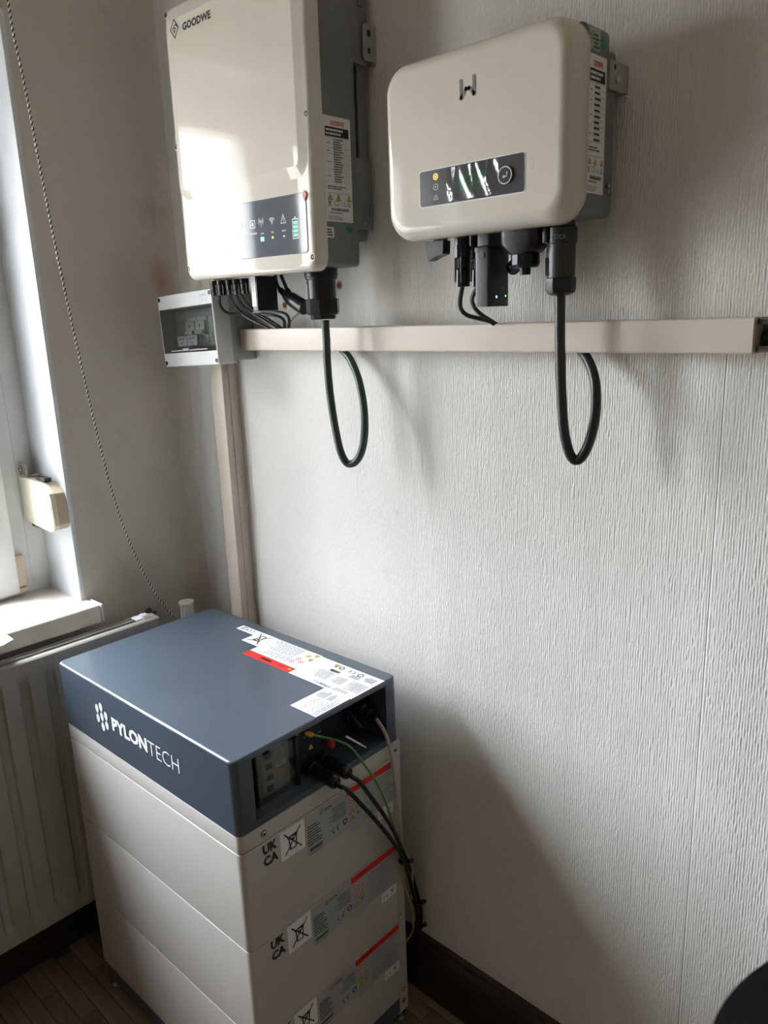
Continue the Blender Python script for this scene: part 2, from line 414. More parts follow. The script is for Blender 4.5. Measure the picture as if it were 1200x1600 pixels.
# left wall around the window opening, with a rounded inner corner strip
g = G()
g.box(WX-.25, WX, WY0, 0, 0, CH); g.box(WX-.25, WX, FY, WY1, 0, CH)
g.box(WX-.25, WX, WY1, WY0, 0, WZ0); g.box(WX-.25, WX, WY1, WY0, WZ1, CH)
g.loft(Fr((0,0,0), (1,0,0), (0,1,0)), [([(WX,0),(WX,-.03),(WX+.002,-.02),(WX+.006,-.010),(WX+.012,-.004),(WX+.022,0)], 0), ([(WX,0),(WX,-.03),(WX+.002,-.02),(WX+.006,-.010),(WX+.012,-.004),(WX+.022,0)], CH)])
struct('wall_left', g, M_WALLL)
g = G(); g.box(RX, RX+.1, FY, 0, 0, CH); struct('wall_right', g, mat('plain_wall_paint', (.70,.635,.54), .8))
g = G(); g.box(WX-.25, RX+.1, FY-.1, FY, 0, CH); struct('wall_front', g, mat('plain_wall_paint', (.70,.635,.54), .8))
g = G(); g.box(WX-.25, RX+.1, FY-.1, .12, CH, CH+.1); struct('ceiling', g, M_CEIL)
# floor and its parquet strips
g = G(); g.box(WX-.25, RX+.1, FY-.1, .12, -.1, -.004)
floor = struct('floor', g, mat('floor_underlay', (.09,.062,.036), .6, var=.3, vscale=40))
pitch = .0345; me_plank = None; gap = .0009
y = -.003; row = 0
def plank_mesh(l):
    g = G(); g.box(0, l, -pitch+gap, 0, -.004, 0.0, .0006); g.mats = [M_PLANK]; return g.mesh('plank')
pm = plank_mesh(.28-gap)
while y > -.80:
    x = WX - random.uniform(0, .25)
    x = WX-.28*((row*.37+.13*random.random()) % 1)
    xm = 1.25 if y > -.42 else .62
    while x < xm:
        if x > WX-.2:
            o = bpy.data.objects.new('plank', pm); scene.collection.objects.link(o); o.parent = floor; o.location = (x, y, random.uniform(-.0004, 0))
        x += .28
    y -= pitch; row += 1
# far part of the same floor, too far outside the frame to need single strips
g = G()
while y > FY:
    g.box(WX, RX, y-pitch+gap, y, -.004, 0); y -= pitch
g.mats = [M_PLANK]
o = struct('strip_flooring', g, parent=floor); o['kind'] = 'stuff'
# baseboards
def baseboard(name, pts_fn):
    g = G(); pts_fn(g); return struct(name, g, M_DWOOD)
prof = [(0,0),(-.0205,0),(-.0205,.108),(-.017,.114),(-.011,.117),(-.009,.124),(-.004,.127),(0,.127)]
g = G(); g.loft(Fr((WX+.02,0,0), (0,1,0), (0,0,1)), [(prof, 0), (prof, RX-WX-.02)]); struct('baseboard_back', g, M_DWOOD)
g = G(); prl = [(-a, b) for a, b in prof]
g.loft(Fr((WX,0,0), (1,0,0), (0,0,1)), [(prl, 0), (prl, -FY)]); struct('baseboard_left', g, M_DWOOD)
g = G(); g.box(RX-.02, RX, FY, -.0, 0, .12); struct('baseboard_right', g, M_DWOOD)
g = G(); g.box(WX, RX, FY, FY+.02, 0, .12); struct('baseboard_front', g, M_DWOOD)
# ------------------------------------------------------------------ window
win = G(); fx = -.172
FR = Fr((0,0,0), (0,1,0), (0,0,1))       # u=y, v=z, out=+x
def frame(g, y0, y1, z0, z1, wd, x0, x1, bev=.003):
    g.box(x0, x1, y0, y0+wd, z0, z1, bev); g.box(x0, x1, y1-wd, y1, z0, z1, bev)
    g.box(x0, x1, y0+wd, y1-wd, z0, z0+wd, bev); g.box(x0, x1, y0+wd, y1-wd, z1-wd, z1, bev)
wf = bpy.data.objects.new('window_1', None); scene.collection.objects.link(wf); wf['kind'] = 'structure'
g = G(); frame(g, WY1, WY0, .768, WZ1, .085, -.24, fx); g.box(-.24, fx, -.745, -.668, .77, WZ1, .003)
g.box(fx, fx+.0015, -.3425, -.3415, .79, WZ1)
struct('window_frame', g, M_WPVC, wf)
for (y0, y1) in ((-.678, -.378), (-1.226, -.736)):
    g = G(); frame(g, y0, y1, .815 if False else .782, 1.85 if False else WZ1-.06, .052, -.215, -.148, .006)
    sash = struct('sash', g, M_WPVC, wf)
    g = G(); g.box(-.192, -.186, y0+.046, y1-.046, .828, WZ1-.106)
    struct('pane', g, M_GLASS, sash)
g = G(); g.box(fx, -.158, -.382, -.360, .795, .865, .001); g.box(fx, -.156, -.383, -.361, .780, .793, .001)
struct('hinge_cover', g, M_BEIGE, wf)
# plastered white reveal
g = G(); g.box(fx, WX+.0015, WY0-.006, WY0+.004, .76, WZ1, .002); g.box(fx, WX+.0015, WY1, WY1+.006, .76, WZ1, .002); g.box(fx, WX+.0015, WY1, WY0, WZ1-.006, WZ1, .002)
struct('trim_1', g, M_PAINTW)
# sill
g = G(); g.slab(top(.735), -.078, -.800, .220, 1.022, .006, 0, .0375, .004)
struct('trim_2', g, M_SILL)
g = G(); g.box(-.02, .0325, -.289, -.2845, .7345, .7735, .0015)
struct('trim_3', g, M_WPVC)
# sheet of paper on the sill
pa = [onZ(25, 998, .786), onZ(15, 1004, .780)]
g = G(); F = Fr((.02, -.60, .7745), (1,0,.02), (0,1,0))
g.poly(F, [(-.06,-.12),(.068,-.12),(.074,.088),(.060,.112),(-.012,.116),(-.06,.112)], 0, .0006)
single('paper_sheet', g, M_WHITE, 'white sheet of paper lying on the window sill and sticking out over its edge', 'paper')
# roller-shutter strap winder
wi = Thing('strap_winder', 'cream yellowed strap winder box swung out on a metal bracket beside the window reveal', 'strap winder', (-.10, -.32, .93))
Fw = front(0)
def wprof(k, t=0): return [(-.168+k,.935+k),(-.030-.02,.928+k),(-.022-k-.008,.934+k),(-.0225-k,.945+k),(-.0255-k,1.000-k),(-.0305-k,1.012-k),(-.062,1.030-k),(-.168+k,1.0365-k)]
g = G(); g.loft(Fw, [(wprof(0), .327), (wprof(0), .337), (wprof(.003), .340)]); wi.part('front_cover', g, M_YELP)
g = G(); g.loft(Fw, [(wprof(.002), .3045), (wprof(.001), .3265)]); wi.part('housing', g, M_BEIGE)
g = G(); g.slab(Fw, -.160, 1.0475, .045, .030, .008, .331, .334, .001); g.box(-.166, -.130, -.333, -.305, 1.036, 1.039)
br = wi.part('bracket', g, M_STEEL)
g = G(); screw_head(g, Fw, -.165, 1.050, .006, .334); wi.part('screw', g, M_DARKSCR, br)
g = G(); g.poly(Fw, [(-.105,1.032),(-.062,1.031),(-.058,1.040),(-.090,1.040)], .316, .330); wi.part('strap_end', g, M_BLACKR)
g = G(); g.slab(Fw, -.150, .928, .05, .016, .005, .322, .325, .001); screw_head(g, Fw, -.150, .927, .005, .325); wi.part('lower_bracket', g, M_STEEL)
# ------------------------------------------------------------------ unseen house added outside the window to cut sky light near the corner
nb = Thing('sky_blocker_house', 'unseen house block added outside the window to dim the sky light on the near wall', 'light blocker', (-2.6, -5.0, -3.0))
nb.root['kind'] = 'structure'
g = G(); g.box(-5.2, -.2, -9.0, -5.0, -3.0, 4.2); nb.part('walls', g, mat('blocker_plaster', (.48,.475,.46), .85, vscale=2))
g = G(); g.poly(Fr((-5.4, 0, 0), (0,1,0), (0,0,1)), [(-9.3,4.2),(-4.75,4.2),(-7.0,6.2)], 0, 5.4); nb.part('roof', g, mat('blocker_roof_tiles', (.18,.08,.05), .8, bump=.02, bscale=12))
for xx in (-4.6, -3.2, -1.8):
    g = G(); g.box(xx, xx+.9, -5.03, -4.97, .4, 1.8, .01); wq_ = nb.part('window', g, M_WPVC)
    g = G(); g.box(xx+.08, xx+.82, -4.968, -4.962, .48, 1.72); nb.part('pane', g, mat('blocker_dark_window', (.03,.035,.04), .08), wq_)
# ------------------------------------------------------------------ cord
cp = [onX(*q, x_) for q, x_ in [((8,-160),0.0),((13,0),.0),((42,150),.0),((90,400),.005),((150,670),.012),((185,800),.02),((222,890),.028),((252,940),.034),((273,966),.042)]]
cp = [Vector((0.0, cp[0].y-.005, 2.48))]+cp+[cp[-1]+Vector((.004,.03,-.06))]
cordT = Thing('twisted_cord', 'thin twisted black and white cord hanging along the left wall to the radiator', 'cord', cp[-1])
def catmull(P, sub):
    Q = [P[0]*2-P[1]]+P+[P[-1]*2-P[-2]]; out = []
    for i in range(1, len(Q)-2):
        a, b, c, d = Q[i-1:i+3]; L_ = (c-b).length; k = max(4, int(L_/sub))
        for j in range(k):
            t = j/k; out.append(.5*((2*b)+(c-a)*t+(2*a-5*b+4*c-d)*t*t+(3*b-a-3*c+d)*t**3))
    out.append(P[-1]); return out
cpd = catmull(cp, .0014)
for ph, mt, nm in ((0, mat('white_cord_fibre', (.75,.73,.69), .8), 'white_strand'), (PI, mat('black_cord_fibre', (.03,.028,.026), .8), 'black_strand')):
    pts = []; s_ = 0
    for i, p in enumerate(cpd):
        if i: s_ += (p-cpd[i-1]).length
        t = (cpd[min(i+1, len(cpd)-1)]-cpd[max(i-1, 0)]).normalized(); u = t.orthogonal().normalized()
        u = Vector((0,1,0)); u = (u-t*u.dot(t)).normalized(); v = t.cross(u); a = 2*PI*s_/.0095+ph
        pts.append(p+(u*math.cos(a)+v*math.sin(a))*.0012)
    g = G(); g.tube(pts, .0015 if 'white' in nm else .0012, 5, 1); cordT.part(nm, g, mt, label=nm.replace('_', ' ')+' of the cord', sharp=80)
g = G(); g.lathe((0.0, cp[0].y, 2.5), (0,0,-1), [(.02,0),(.02,.01),(.008,.025)], 16); cordT.part('ceiling_hook', g, M_WPVC)
# ------------------------------------------------------------------ radiator
rd = Thing('panel_radiator', 'old grey beige panel radiator with vertical flutes under the window sill', 'radiator', (.06, -.9, .14))
y0, y1, xf, xb = -1.65, -.187, .083, .042
ys = []; yy = y1-.012
def dep(yv):                    # fluted profile
    t = ((y1-.03-yv) % .051)/.051
    if t < .16: return .008*min(1, (t)/.06)
    if t < .34: return .008
    if t < .42: return .008*(1-(t-.34)/.08)
    return 0
yl = [y1, y1-.012]+[y1-.03-i*.051/16 for i in range(int((y1-y0-.05)/(.051/16)))]+[y0+.012, y0]
zl = [.145, .149, .182, .190, .197, .682, .689, .697, .7235, .726]
g = G(); grid = []
for j, zv in enumerate(zl):
    rowv = []
    for yv in yl:
        k = {0:0,1:0,2:0,3:.5,4:1,5:1,6:.5,7:0,8:0,9:0}[j]
        inner = (y0+.02 < yv < y1-.02)
        xx = xf-(dep(yv)*k if inner else 0)-(.003 if j in (0,) else 0)-(.003 if j == 9 else 0)
        rowv.append(g.bm.verts.new((xx, yv, zv)))
    grid.append(rowv)
for j in range(len(zl)-1):
    for i in range(len(yl)-1): g.face((grid[j][i], grid[j][i+1], grid[j+1][i+1], grid[j+1][i]))
bk = [[g.bm.verts.new((.0685 if j else .055, yl[i], zl[j])) for i in (0, -1)] for j in (0, -1)]
g.face([grid[0][i] for i in range(len(yl))]+[bk[0][1], bk[0][0]]); g.face([grid[-1][i] for i in reversed(range(len(yl)))]+[bk[1][0], bk[1][1]])
g.face([grid[j][0] for j in range(len(zl))]+[bk[1][0], bk[0][0]]); g.face([grid[j][-1] for j in reversed(range(len(zl)))]+[bk[0][1], bk[1][1]])
rd.part('front_panel', g, M_RAD)
g = G(); g.box(.043, .053, y0, y1, .15, .7235, .0015); g.box(.040, .0435, y0, y1, .715, .7265, .0008); rd.part('back_panel', g, M_RAD)
for yv in (-.30, -1.1):
    g = G(); g.box(WX, .046, yv-.015, yv+.015, .56, .70, .002); rd.part('wall_bracket', g, M_RAD)
g = G(); c = onX(232, 972, .07); g.lathe((.060, y1-.025, .722), (0,0,1), [(.011,0),(.012,.006),(.009,.011),(.004,.013)], 14); g.box(.043, .068, y1-.045, y1-.002, .7245, .729, .0015); rd.part('end_plug', g, M_PAINTW, label='white painted end plug')
g = G(); g.lathe((.047, y1-.006, .726), (.2,.3,1), [(.006,0),(.007,.004),(.005,.012)], 10); g.lathe((.050, y1+.004, .724), (0,1,.2), [(.004,0),(.004,.008)], 8); rd.part('bleed_valve', g, M_DARKSCR, label='small dark metal bleed valve')
g = G(); g.cyl((.062, y1, .64), (.062, -.112, .64), .010); g.lathe((.062, -.112, .625), (0,0,1), [(.013,0),(.014,.02),(.011,.035)], 16); g.cyl((.062, -.112, .0), (.062, -.112, .63), .0075); rd.part('valve_pipe', g, M_STEEL)
g = G(); vc = onX(291, 940, .062); vz = vc.z
g.lathe((.062, vc.y, vz-.08), (0,0,1), [(.012,0),(.0135,.076)], 20)
for i in range(14):
    a = 2*PI*i/14; c = Vector((.062+.0135*math.cos(a), vc.y+.0135*math.sin(a), 0)); g.cyl((c.x, c.y, vz-.075), (c.x, c.y, vz-.002), .0018, seg=6)
hd = rd.part('valve_knob', g, M_WPVC, label='ribbed white plastic valve knob with a flat round top')
g = G(); g.lathe((.062, vc.y, vz-.004), (0,0,1), [(.0165,0),(.0175,.002),(.0165,.005)], 28); rd.part('knob_cap', g, M_YELP, hd)
# ------------------------------------------------------------------ trunking
tk = Thing('horizontal_cable_trunk', 'long cream plastic cable trunk running level along the ribbed wall', 'cable trunk', (.70, 0, 1.283))
g = G(); g.box(.2545, 1.216, -.036, 0, 1.286, 1.3225, .0008); tk.part('base_channel', g, M_TRUNK)
g = G(); g.loft(side(.2545), [(rr(-.020, 1.3040, .0405, .0405, .0025, 3), 0), (rr(-.020, 1.3040, .0405, .0405, .0025, 3), .9605)])
tk.part('cover', g, M_TRUNK)
tb = Thing('open_brown_trunk', 'open dark brown trunk channel carrying on right of the cream trunk', 'cable trunk', (1.30, 0, 1.283))
g = G(); g.box(1.2175, 1.75, -.003, 0, 1.286, 1.324); g.box(1.2175, 1.75, -.036, -.003, 1.3215, 1.324, .0006); g.box(1.2175, 1.75, -.036, -.003, 1.2855, 1.288, .0006)
tb.part('channel', g, M_BROWN)
g = G(); g.box(1.2175, 1.75, -.036, -.034, 1.3165, 1.3215); tb.part('lip', g, M_BROWN); g = G(); g.box(1.2175, 1.75, -.036, -.034, 1.288, 1.2925); tb.part('lip', g, M_BROWN)
g = G(); g.tube([(1.22,-.014,1.300),(1.3,-.012,1.298),(1.5,-.014,1.302),(1.74,-.012,1.3)], .009, 8); tb.part('inner_cable', g, M_BLKC)
g = G(); g.box(1.218, 1.2225, -.034, -.006, 1.3175, 1.3215); tb.part('clip', g, M_TRUNK, label='pale end of the clipped cover'); g = G(); g.box(1.218, 1.2245, -.034, -.006, 1.2865, 1.2905); tb.part('clip', g, M_TRUNK, label='pale end of the clipped cover')
vt = Thing('vertical_cable_trunk', 'cream plastic cable trunk standing upright in the room corner behind the battery', 'cable trunk', (.158, 0, .128))
g = G(); g.box(.138, .178, -.037, 0, .128, 1.95, .0015); g.box(.1785, .1795, -.022, 0, .128, 1.95); vt.part('base_channel', g, M_TRUNK)
g = G(); g.box(.1375, .1785, -.0385, -.030, .128, 1.95, .0015); vt.part('cover', g, M_TRUNK)
# ------------------------------------------------------------------ breaker box
bx = Thing('circuit_breaker_box', 'light grey breaker box with a smoked window hanging in the corner below the left inverter', 'breaker box', (.155, 0, 1.327), rot=(0, -.045, 0))
x0, x1, z0, z1 = .058, .252, 1.256, 1.398; xc = (x0+x1)/2; zc = (z0+z1)/2; wq = x1-x0; hq = z1-z0
B = front(0)
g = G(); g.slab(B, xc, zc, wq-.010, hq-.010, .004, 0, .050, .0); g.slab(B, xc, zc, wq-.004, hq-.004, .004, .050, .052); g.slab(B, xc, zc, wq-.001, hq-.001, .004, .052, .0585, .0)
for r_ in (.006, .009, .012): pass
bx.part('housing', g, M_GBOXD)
g = G()
for r_ in (.008, .011, .014, .017): g.ring(side(x1-.005), -.030, 1.335, r_-.0004, r_, .0004, 24)
bx.part('knockout_rings', g, M_INK)
g = G()
def hollow(g, F, cx, cy, w_, h_, r, iw, ih, icy, d0, d1, bev=.0015, cap=False):
    # frame with a rectangular hole
    o, u, v, n = F
    out = lambda k, d: [g.bm.verts.new(o+u*a+v*b+n*d) for a, b in rr(cx, cy, w_-2*k, h_-2*k, r, 4)]
    inn = lambda d: [g.bm.verts.new(o+u*a+v*b+n*d) for a, b in rr(cx, icy, iw, ih, .001, 4)]
    loops = [out(0, d0), out(0, d1-bev), out(bev, d1), inn(d1), inn(d0)]
    loops.append(loops[0])
    for A_, B_ in zip(loops, loops[1:]):
        k = len(A_)
        for i in range(k): g.face((A_[i], A_[(i+1) % k], B_[(i+1) % k], B_[i]))
hollow(g, B, xc, zc, wq, hq, .004, wq-.006, .088, zc+.000, .0590, .095)
bx.part('front_frame', g, M_GBOX)
ix0, ix1, iz0, iz1 = x0+.003, x1-.003, zc-.044, zc+.044
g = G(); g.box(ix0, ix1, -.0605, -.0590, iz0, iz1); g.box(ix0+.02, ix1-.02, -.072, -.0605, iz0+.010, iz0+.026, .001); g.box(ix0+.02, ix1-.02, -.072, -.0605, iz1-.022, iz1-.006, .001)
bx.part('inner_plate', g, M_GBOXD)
for i in range(2):
    xx = .128+i*.036
    g = G(); g.box(xx, xx+.0345, -.076, -.0605, zc-.028, zc+.024, .0008); g.box(xx+.002, xx+.0325, -.082, -.0755, zc-.012, zc+.016, .001); g.box(xx+.004, xx+.0305, -.087, -.0815, zc-.010, zc-.002, .001)
    bq = bx.part('breaker', g, M_BRK)
    g = G(); g.m(M_INK).slab(front(-.0822), xx+.017, zc+.006, .003, .006, .001, 0, .0006); bx.part('toggle', g, parent=bq)
g = G(); g.box(.203, .232, -.076, -.0605, zc-.032, zc+.022, .0008)
for zz in (zc-.014, ): g.lathe((.212, -.076, zz), (0,-1,0), [(.005,0),(.005,.004)], 12); g.lathe((.226, -.076, zz), (0,-1,0), [(.005,0),(.005,.004)], 12)
bx.part('terminal_block', g, M_BRK)
for i, (s1, s2) in enumerate((('OMVORMER', 'UIT'), ('GROEP', 'K24'))):
    F = front(-.0915); g = G(); ux = .112+i*.0355
    g.m(M_WHITE).slab(F, ux+.0165, zc-.0215, .033, .0185, .0005, 0, .0005)
    g.m(mat('blue_ink', (.05,.07,.25), .5)).text(F, s1, ux+.005, zc-.0195, .023, .005, .0007, .01); g.text(F, s2, ux+.010, zc-.0275, .013, .0045, .0007, .01)
    bx.part('circuit_label', g, label='white circuit label with dark letters')
g = G(); g.box(ix0+.0005, ix1-.0005, -.0945, -.0930, iz0, iz1)
wn = bx.part('window_cover', g, M_SMOKE, label='smoked clear hinged window')
g = G(); g.box(ix0+.03, ix1-.03, -.0965, -.0947, iz0+.003, iz0+.0055, .0004); g.box(ix0+.075, ix0+.095, -.098, -.0947, iz0+.0030, iz0+.008, .0006); bx.part('latch', g, M_GBOXD, wn)
for (a, b) in ((x0+.007, z1-.007), (x1-.007, z1-.007), (x0+.007, z0+.008), (x1-.007, z0+.008)):
    g = G(); g.lathe((a, -.0945, b), (0,-1,0), [(.0042,0),(.0042,.0012),(.002,.0013)], 14); bx.part('screw', g, M_DARKSCR)
g = G(); F = front(-.095); g.m(M_GINK).stroke(F, [(x1-.040,z1-.003),(x1-.040,z1-.022)], .0005, .0003); g.text(F, 'GEWISS', x1-.037, z1-.012, .020, .0045, .0003); g.rect(F, x1-.034, z1-.019, x1-.031, z1-.017, .0003); g.rect(F, x1-.022, z1-.020, x1-.020, z1-.018, .0003)
bx.part('maker_mark', g, label='small grey printed mark')
# ------------------------------------------------------------------ left inverter
iv = Thing('hybrid_inverter', 'tall glossy cream inverter with display panel of status icons, left on the wall', 'inverter', (.435, 0, 1.413), rot=(0, .012, 0))
B = front(0); cx = .4345; z0, z1 = 1.413, 1.850; zc = (z0+z1)/2
g = G(); rings = []
W_, H_, R_ = .354, z1-z0, .020
for d, ins in ((.124, .004), (.126, 0), (.142, 0)): rings.append((rr(cx, zc, W_-2*ins, H_-2*ins, R_), d))
for i in range(1, 7):
    a = i/6*PI/2; ins = .009*(1-math.cos(a)); rings.append((rr(cx, zc, W_-2*ins, H_-2*ins, R_-ins*.6), .142+.009*math.sin(a)))
rings.append((rr(cx, zc, W_-.022, H_-.022, .012), .151))
g.loft(B, rings)
# raised upper field
rings = []
zu0, zu1 = 1.545, z1-.006; 
for i in range(0, 9):
    a = i/8*PI; ins = .018*(1-math.cos(a))/2; rings.append((rr(cx-.002, (zu0+zu1)/2, .344-2*ins, zu1-zu0-2*ins, .028-ins), .1505+.0050*(.5-.5*math.cos(a))))
rings.append((rr(cx-.002, (zu0+zu1)/2, .344-.038, zu1-zu0-.038, .009), .1555))
g.loft(B, rings, cap0=False)
iv.part('front_cover', g, M_CREAM, sharp=50)
g = G(); g.slab(B, cx+.001, zc+.002, .330, H_-.012, .008, .048, .1235, .0)
g.slab(B, cx, zc+.02, .30, H_-.07, .008, .030, .0475)
iv.part('chassis', g, M_GREYM, label='grey metal body')
for i in range(9):
    g = G(); xx = .315+i*.034; g.box(xx, xx+.004, -.030, -.008, 1.50, 1.83); iv.part('heat_fin', g, M_GREYM)
g = G(); g.box(.560, .5985, -.0475, -.0105, 1.478, 1.585, .0015); iv.part('side_box', g, M_GREYM)
g = G(); g.box(.560, .5985, -.0475, -.0125, 1.7185, 1.84, .0015); iv.part('side_box', g, M_GREYM)
g = G(); S = side(.5988)
g.m(M_INK).rect(S, -.020, 1.500, -.0185, 1.520, .0004); g.rect(S, -.0335, 1.797, -.0320, 1.811, .0004); g.rect(S, -.0320, 1.797, -.0230, 1.7985, .0004)
iv.part('slot', g, fix=False)
g = G(); g.m(M_STEEL).lathe((.5987, -.032, 1.4875), (1,0,0), [(.003,0),(.003,.003),(.0015,.004)], 10)
iv.part('ground_screw', g)
g = G(); g.slab(S, -.0095, 1.7495, .0365, .051, .006, .004, .0065, .0008)
g.box(.5985, .6055, .0065-.0095-.001, .0085, 1.724, 1.7745)
g.box(.57, .604, -.006, -.0005, 1.72, 1.775)
bk_ = iv.part('mounting_bracket', g, mat('bracket_grey', (.34,.34,.33), .45))
for zz, hh in ((1.762, .010), (1.738, .008)):
    g = G(); g.slab(side(.6055), -.0165, zz, .0065, hh, .003, 0, .0006); iv.part('slot', g, M_INK, bk_)
# display panel
pz0, pz1, px0, px1 = 1.4405, 1.5255, .2745, .5945
P_ = front(-.151)
g = G(); g.m(M_INK).slab(P_, (px0+px1)/2, (pz0+pz1)/2, px1-px0+.0016, pz1-pz0+.0016, .0065, 0, .0004); g.m(M_PANEL).slab(P_, (px0+px1)/2, (pz0+pz1)/2, px1-px0, pz1-pz0, .006, .0003, .0010)
dp = iv.part('display_panel', g, label='dark glossy display panel')
def icons(nm, fn, label=None): 
    g = G(); fn(g); return iv.part(nm, g, parent=dp, label=label)
D = .0013
def ant(g):
    g.m(M_WINK); c = (.4850, 1.4925)
    for s_ in (0, 1):
        for r_ in (.0035, .0062): g.ring(P_, c[0], c[1]+.002, r_-.0005, r_+.0003, D, 6, -.9+s_*PI, .9+s_*PI)
    g.disc(P_, c[0], c[1]+.002, .0012, D); g.rect(P_, c[0]-.0004, c[1]-.007, c[0]+.0004, c[1]+.001, D)
def wifi(g):
    g.m(M_WINK); c = (.5125, 1.4885)
    for r_ in (.0030, .0058, .0086): g.ring(P_, c[0], c[1], r_-.0006, r_+.0005, D, 8, PI*.25, PI*.75)
    g.disc(P_, c[0], c[1], .0011, D)
def warn(g):
    g.m(M_WINK); c = (.5405, 1.4920); g.stroke(P_, [(c[0]-.006,c[1]-.005),(c[0]+.006,c[1]-.005),(c[0],c[1]+.008),(c[0]-.006,c[1]-.005)], .0009, D)
    g.rect(P_, c[0]-.0005, c[1]-.001, c[0]+.0005, c[1]+.004, D); g.disc(P_, c[0], c[1]-.0028, .0006, D)
def batt(g):
    c = (.5685, 1.4765); g.m(M_WINK); hw, hh = .0065, .014
    g.stroke(P_, [(c[0]-hw,c[1]-hh),(c[0]+hw,c[1]-hh),(c[0]+hw,c[1]+hh),(c[0]-hw,c[1]+hh),(c[0]-hw,c[1]-hh)], .0011, D); g.rect(P_, c[0]-.002, c[1]+hh+.0015, c[0]+.002, c[1]+hh+.003, D)
    g.m(M_LEDGB)
    for i in range(4): g.rect(P_, c[0]-.0045, c[1]-.0115+i*.006, c[0]+.0045, c[1]-.0070+i*.006, D)
def leds(g):
    g.m(M_WINK).text(P_, 'COM', .4825, 1.4745, .0075, .0025, D, .02); g.text(P_, 'WiFi', .5095, 1.4745, .0065, .0025, D, .02); g.text(P_, 'FAULT', .5365, 1.4745, .0095, .0025, D, .02)
    g.rect(P_, .5385, 1.4665, .5425, 1.4690, D)
def left_icons(g):
    g.m(M_WINK); 
    for k, xx in enumerate((.318, .352, .386, .420, .455)):
        g.text(P_, ('SYSTEM','GRID','BACK-UP','ENERGY','LOAD')[k], xx, 1.4760, .018, .0026, D, .02)
        g.stroke(P_, [(xx+.002,1.486),(xx+.014,1.486),(xx+.014,1.497),(xx+.002,1.497),(xx+.002,1.486)], .0009, D); g.rect(P_, xx+.006, 1.489, xx+.010, 1.494, D)
    g.m(M_LEDBS).ring(P_, .365, 1.4605, .002, .0036, D); g.m(M_LEDGB).ring(P_, .391, 1.4605, .002, .0036, D)
for nm, fn in (('antenna_icon', ant), ('wireless_icon', wifi), ('warning_icon', warn), ('battery_icon', batt), ('status_captions', leds), ('blue_light', lambda g: g.m(M_LEDBS).rect(P_, .4820, 1.4640, .4905, 1.4705, D)), ('amber_light', lambda g: g.m(M_LEDO).rect(P_, .5105, 1.4665, .5145, 1.4695, D)), ('flow_icons', left_icons)): icons(nm, fn)
g = G(); F = front(-.1525); g.poly(F, [(.5890,1.5215),(.5935,1.5290),(.5985,1.5215),(.5935,1.5140)], 0, .0006); iv.part('red_sticker', g, M_RED, label='small red diamond sticker')
E2 = front(-.1558)
g = G(); g.m(mat('silver_blue_ink', (.16,.18,.20), .25, .6)); c = Vector((.2930, 1.8120)); a_, b_ = .0125, .0135
def dm(k): return [(c.x, c.y+b_*k), (c.x+a_*k*.95, c.y), (c.x, c.y-b_*k), (c.x-a_*k*.95, c.y)]
q = dm(1); q2 = dm(.55); 
g.stroke(E2, [(c.x+a_*.75, c.y+b_*.25), q[0], q[3], q[2], q[1], (c.x+a_*.45, c.y+b_*.45)][0:1]+[q[0], q[3], q[2], q[1], (c.x+a_*.30, c.y+b_*.42)], .0021, 0)
g.stroke(E2, [(c.x+a_*.30, c.y+b_*.42), (c.x-a_*.38, c.y), (c.x, c.y-b_*.45), (c.x+a_*.30, c.y), (c.x, c.y+b_*.05)], .0018, .0001)
g.text(E2, 'GOODWE', .3165, 1.8030, .080, .0120, 0, .05)
iv.part('brand_mark', g, label='silver printed logo and lettering')
for (a, b) in ((.2640, 1.8400), (.2610, 1.6370), (.6040, 1.6310), (.2650, 1.4330), (.6035, 1.4330), (.6040, 1.8400)):
    g = G(); g.m(M_DARKSCR).lathe((a, -.1502, b), (0,-1,0), [(.0040,0),(.0044,.0012),(.0032,.0016),(.0016,.0004)], 14); g.m(M_CREAM).ring(front(-.1514), a, b, .0044, .0056, 0.0, 16); iv.part('screw', g)
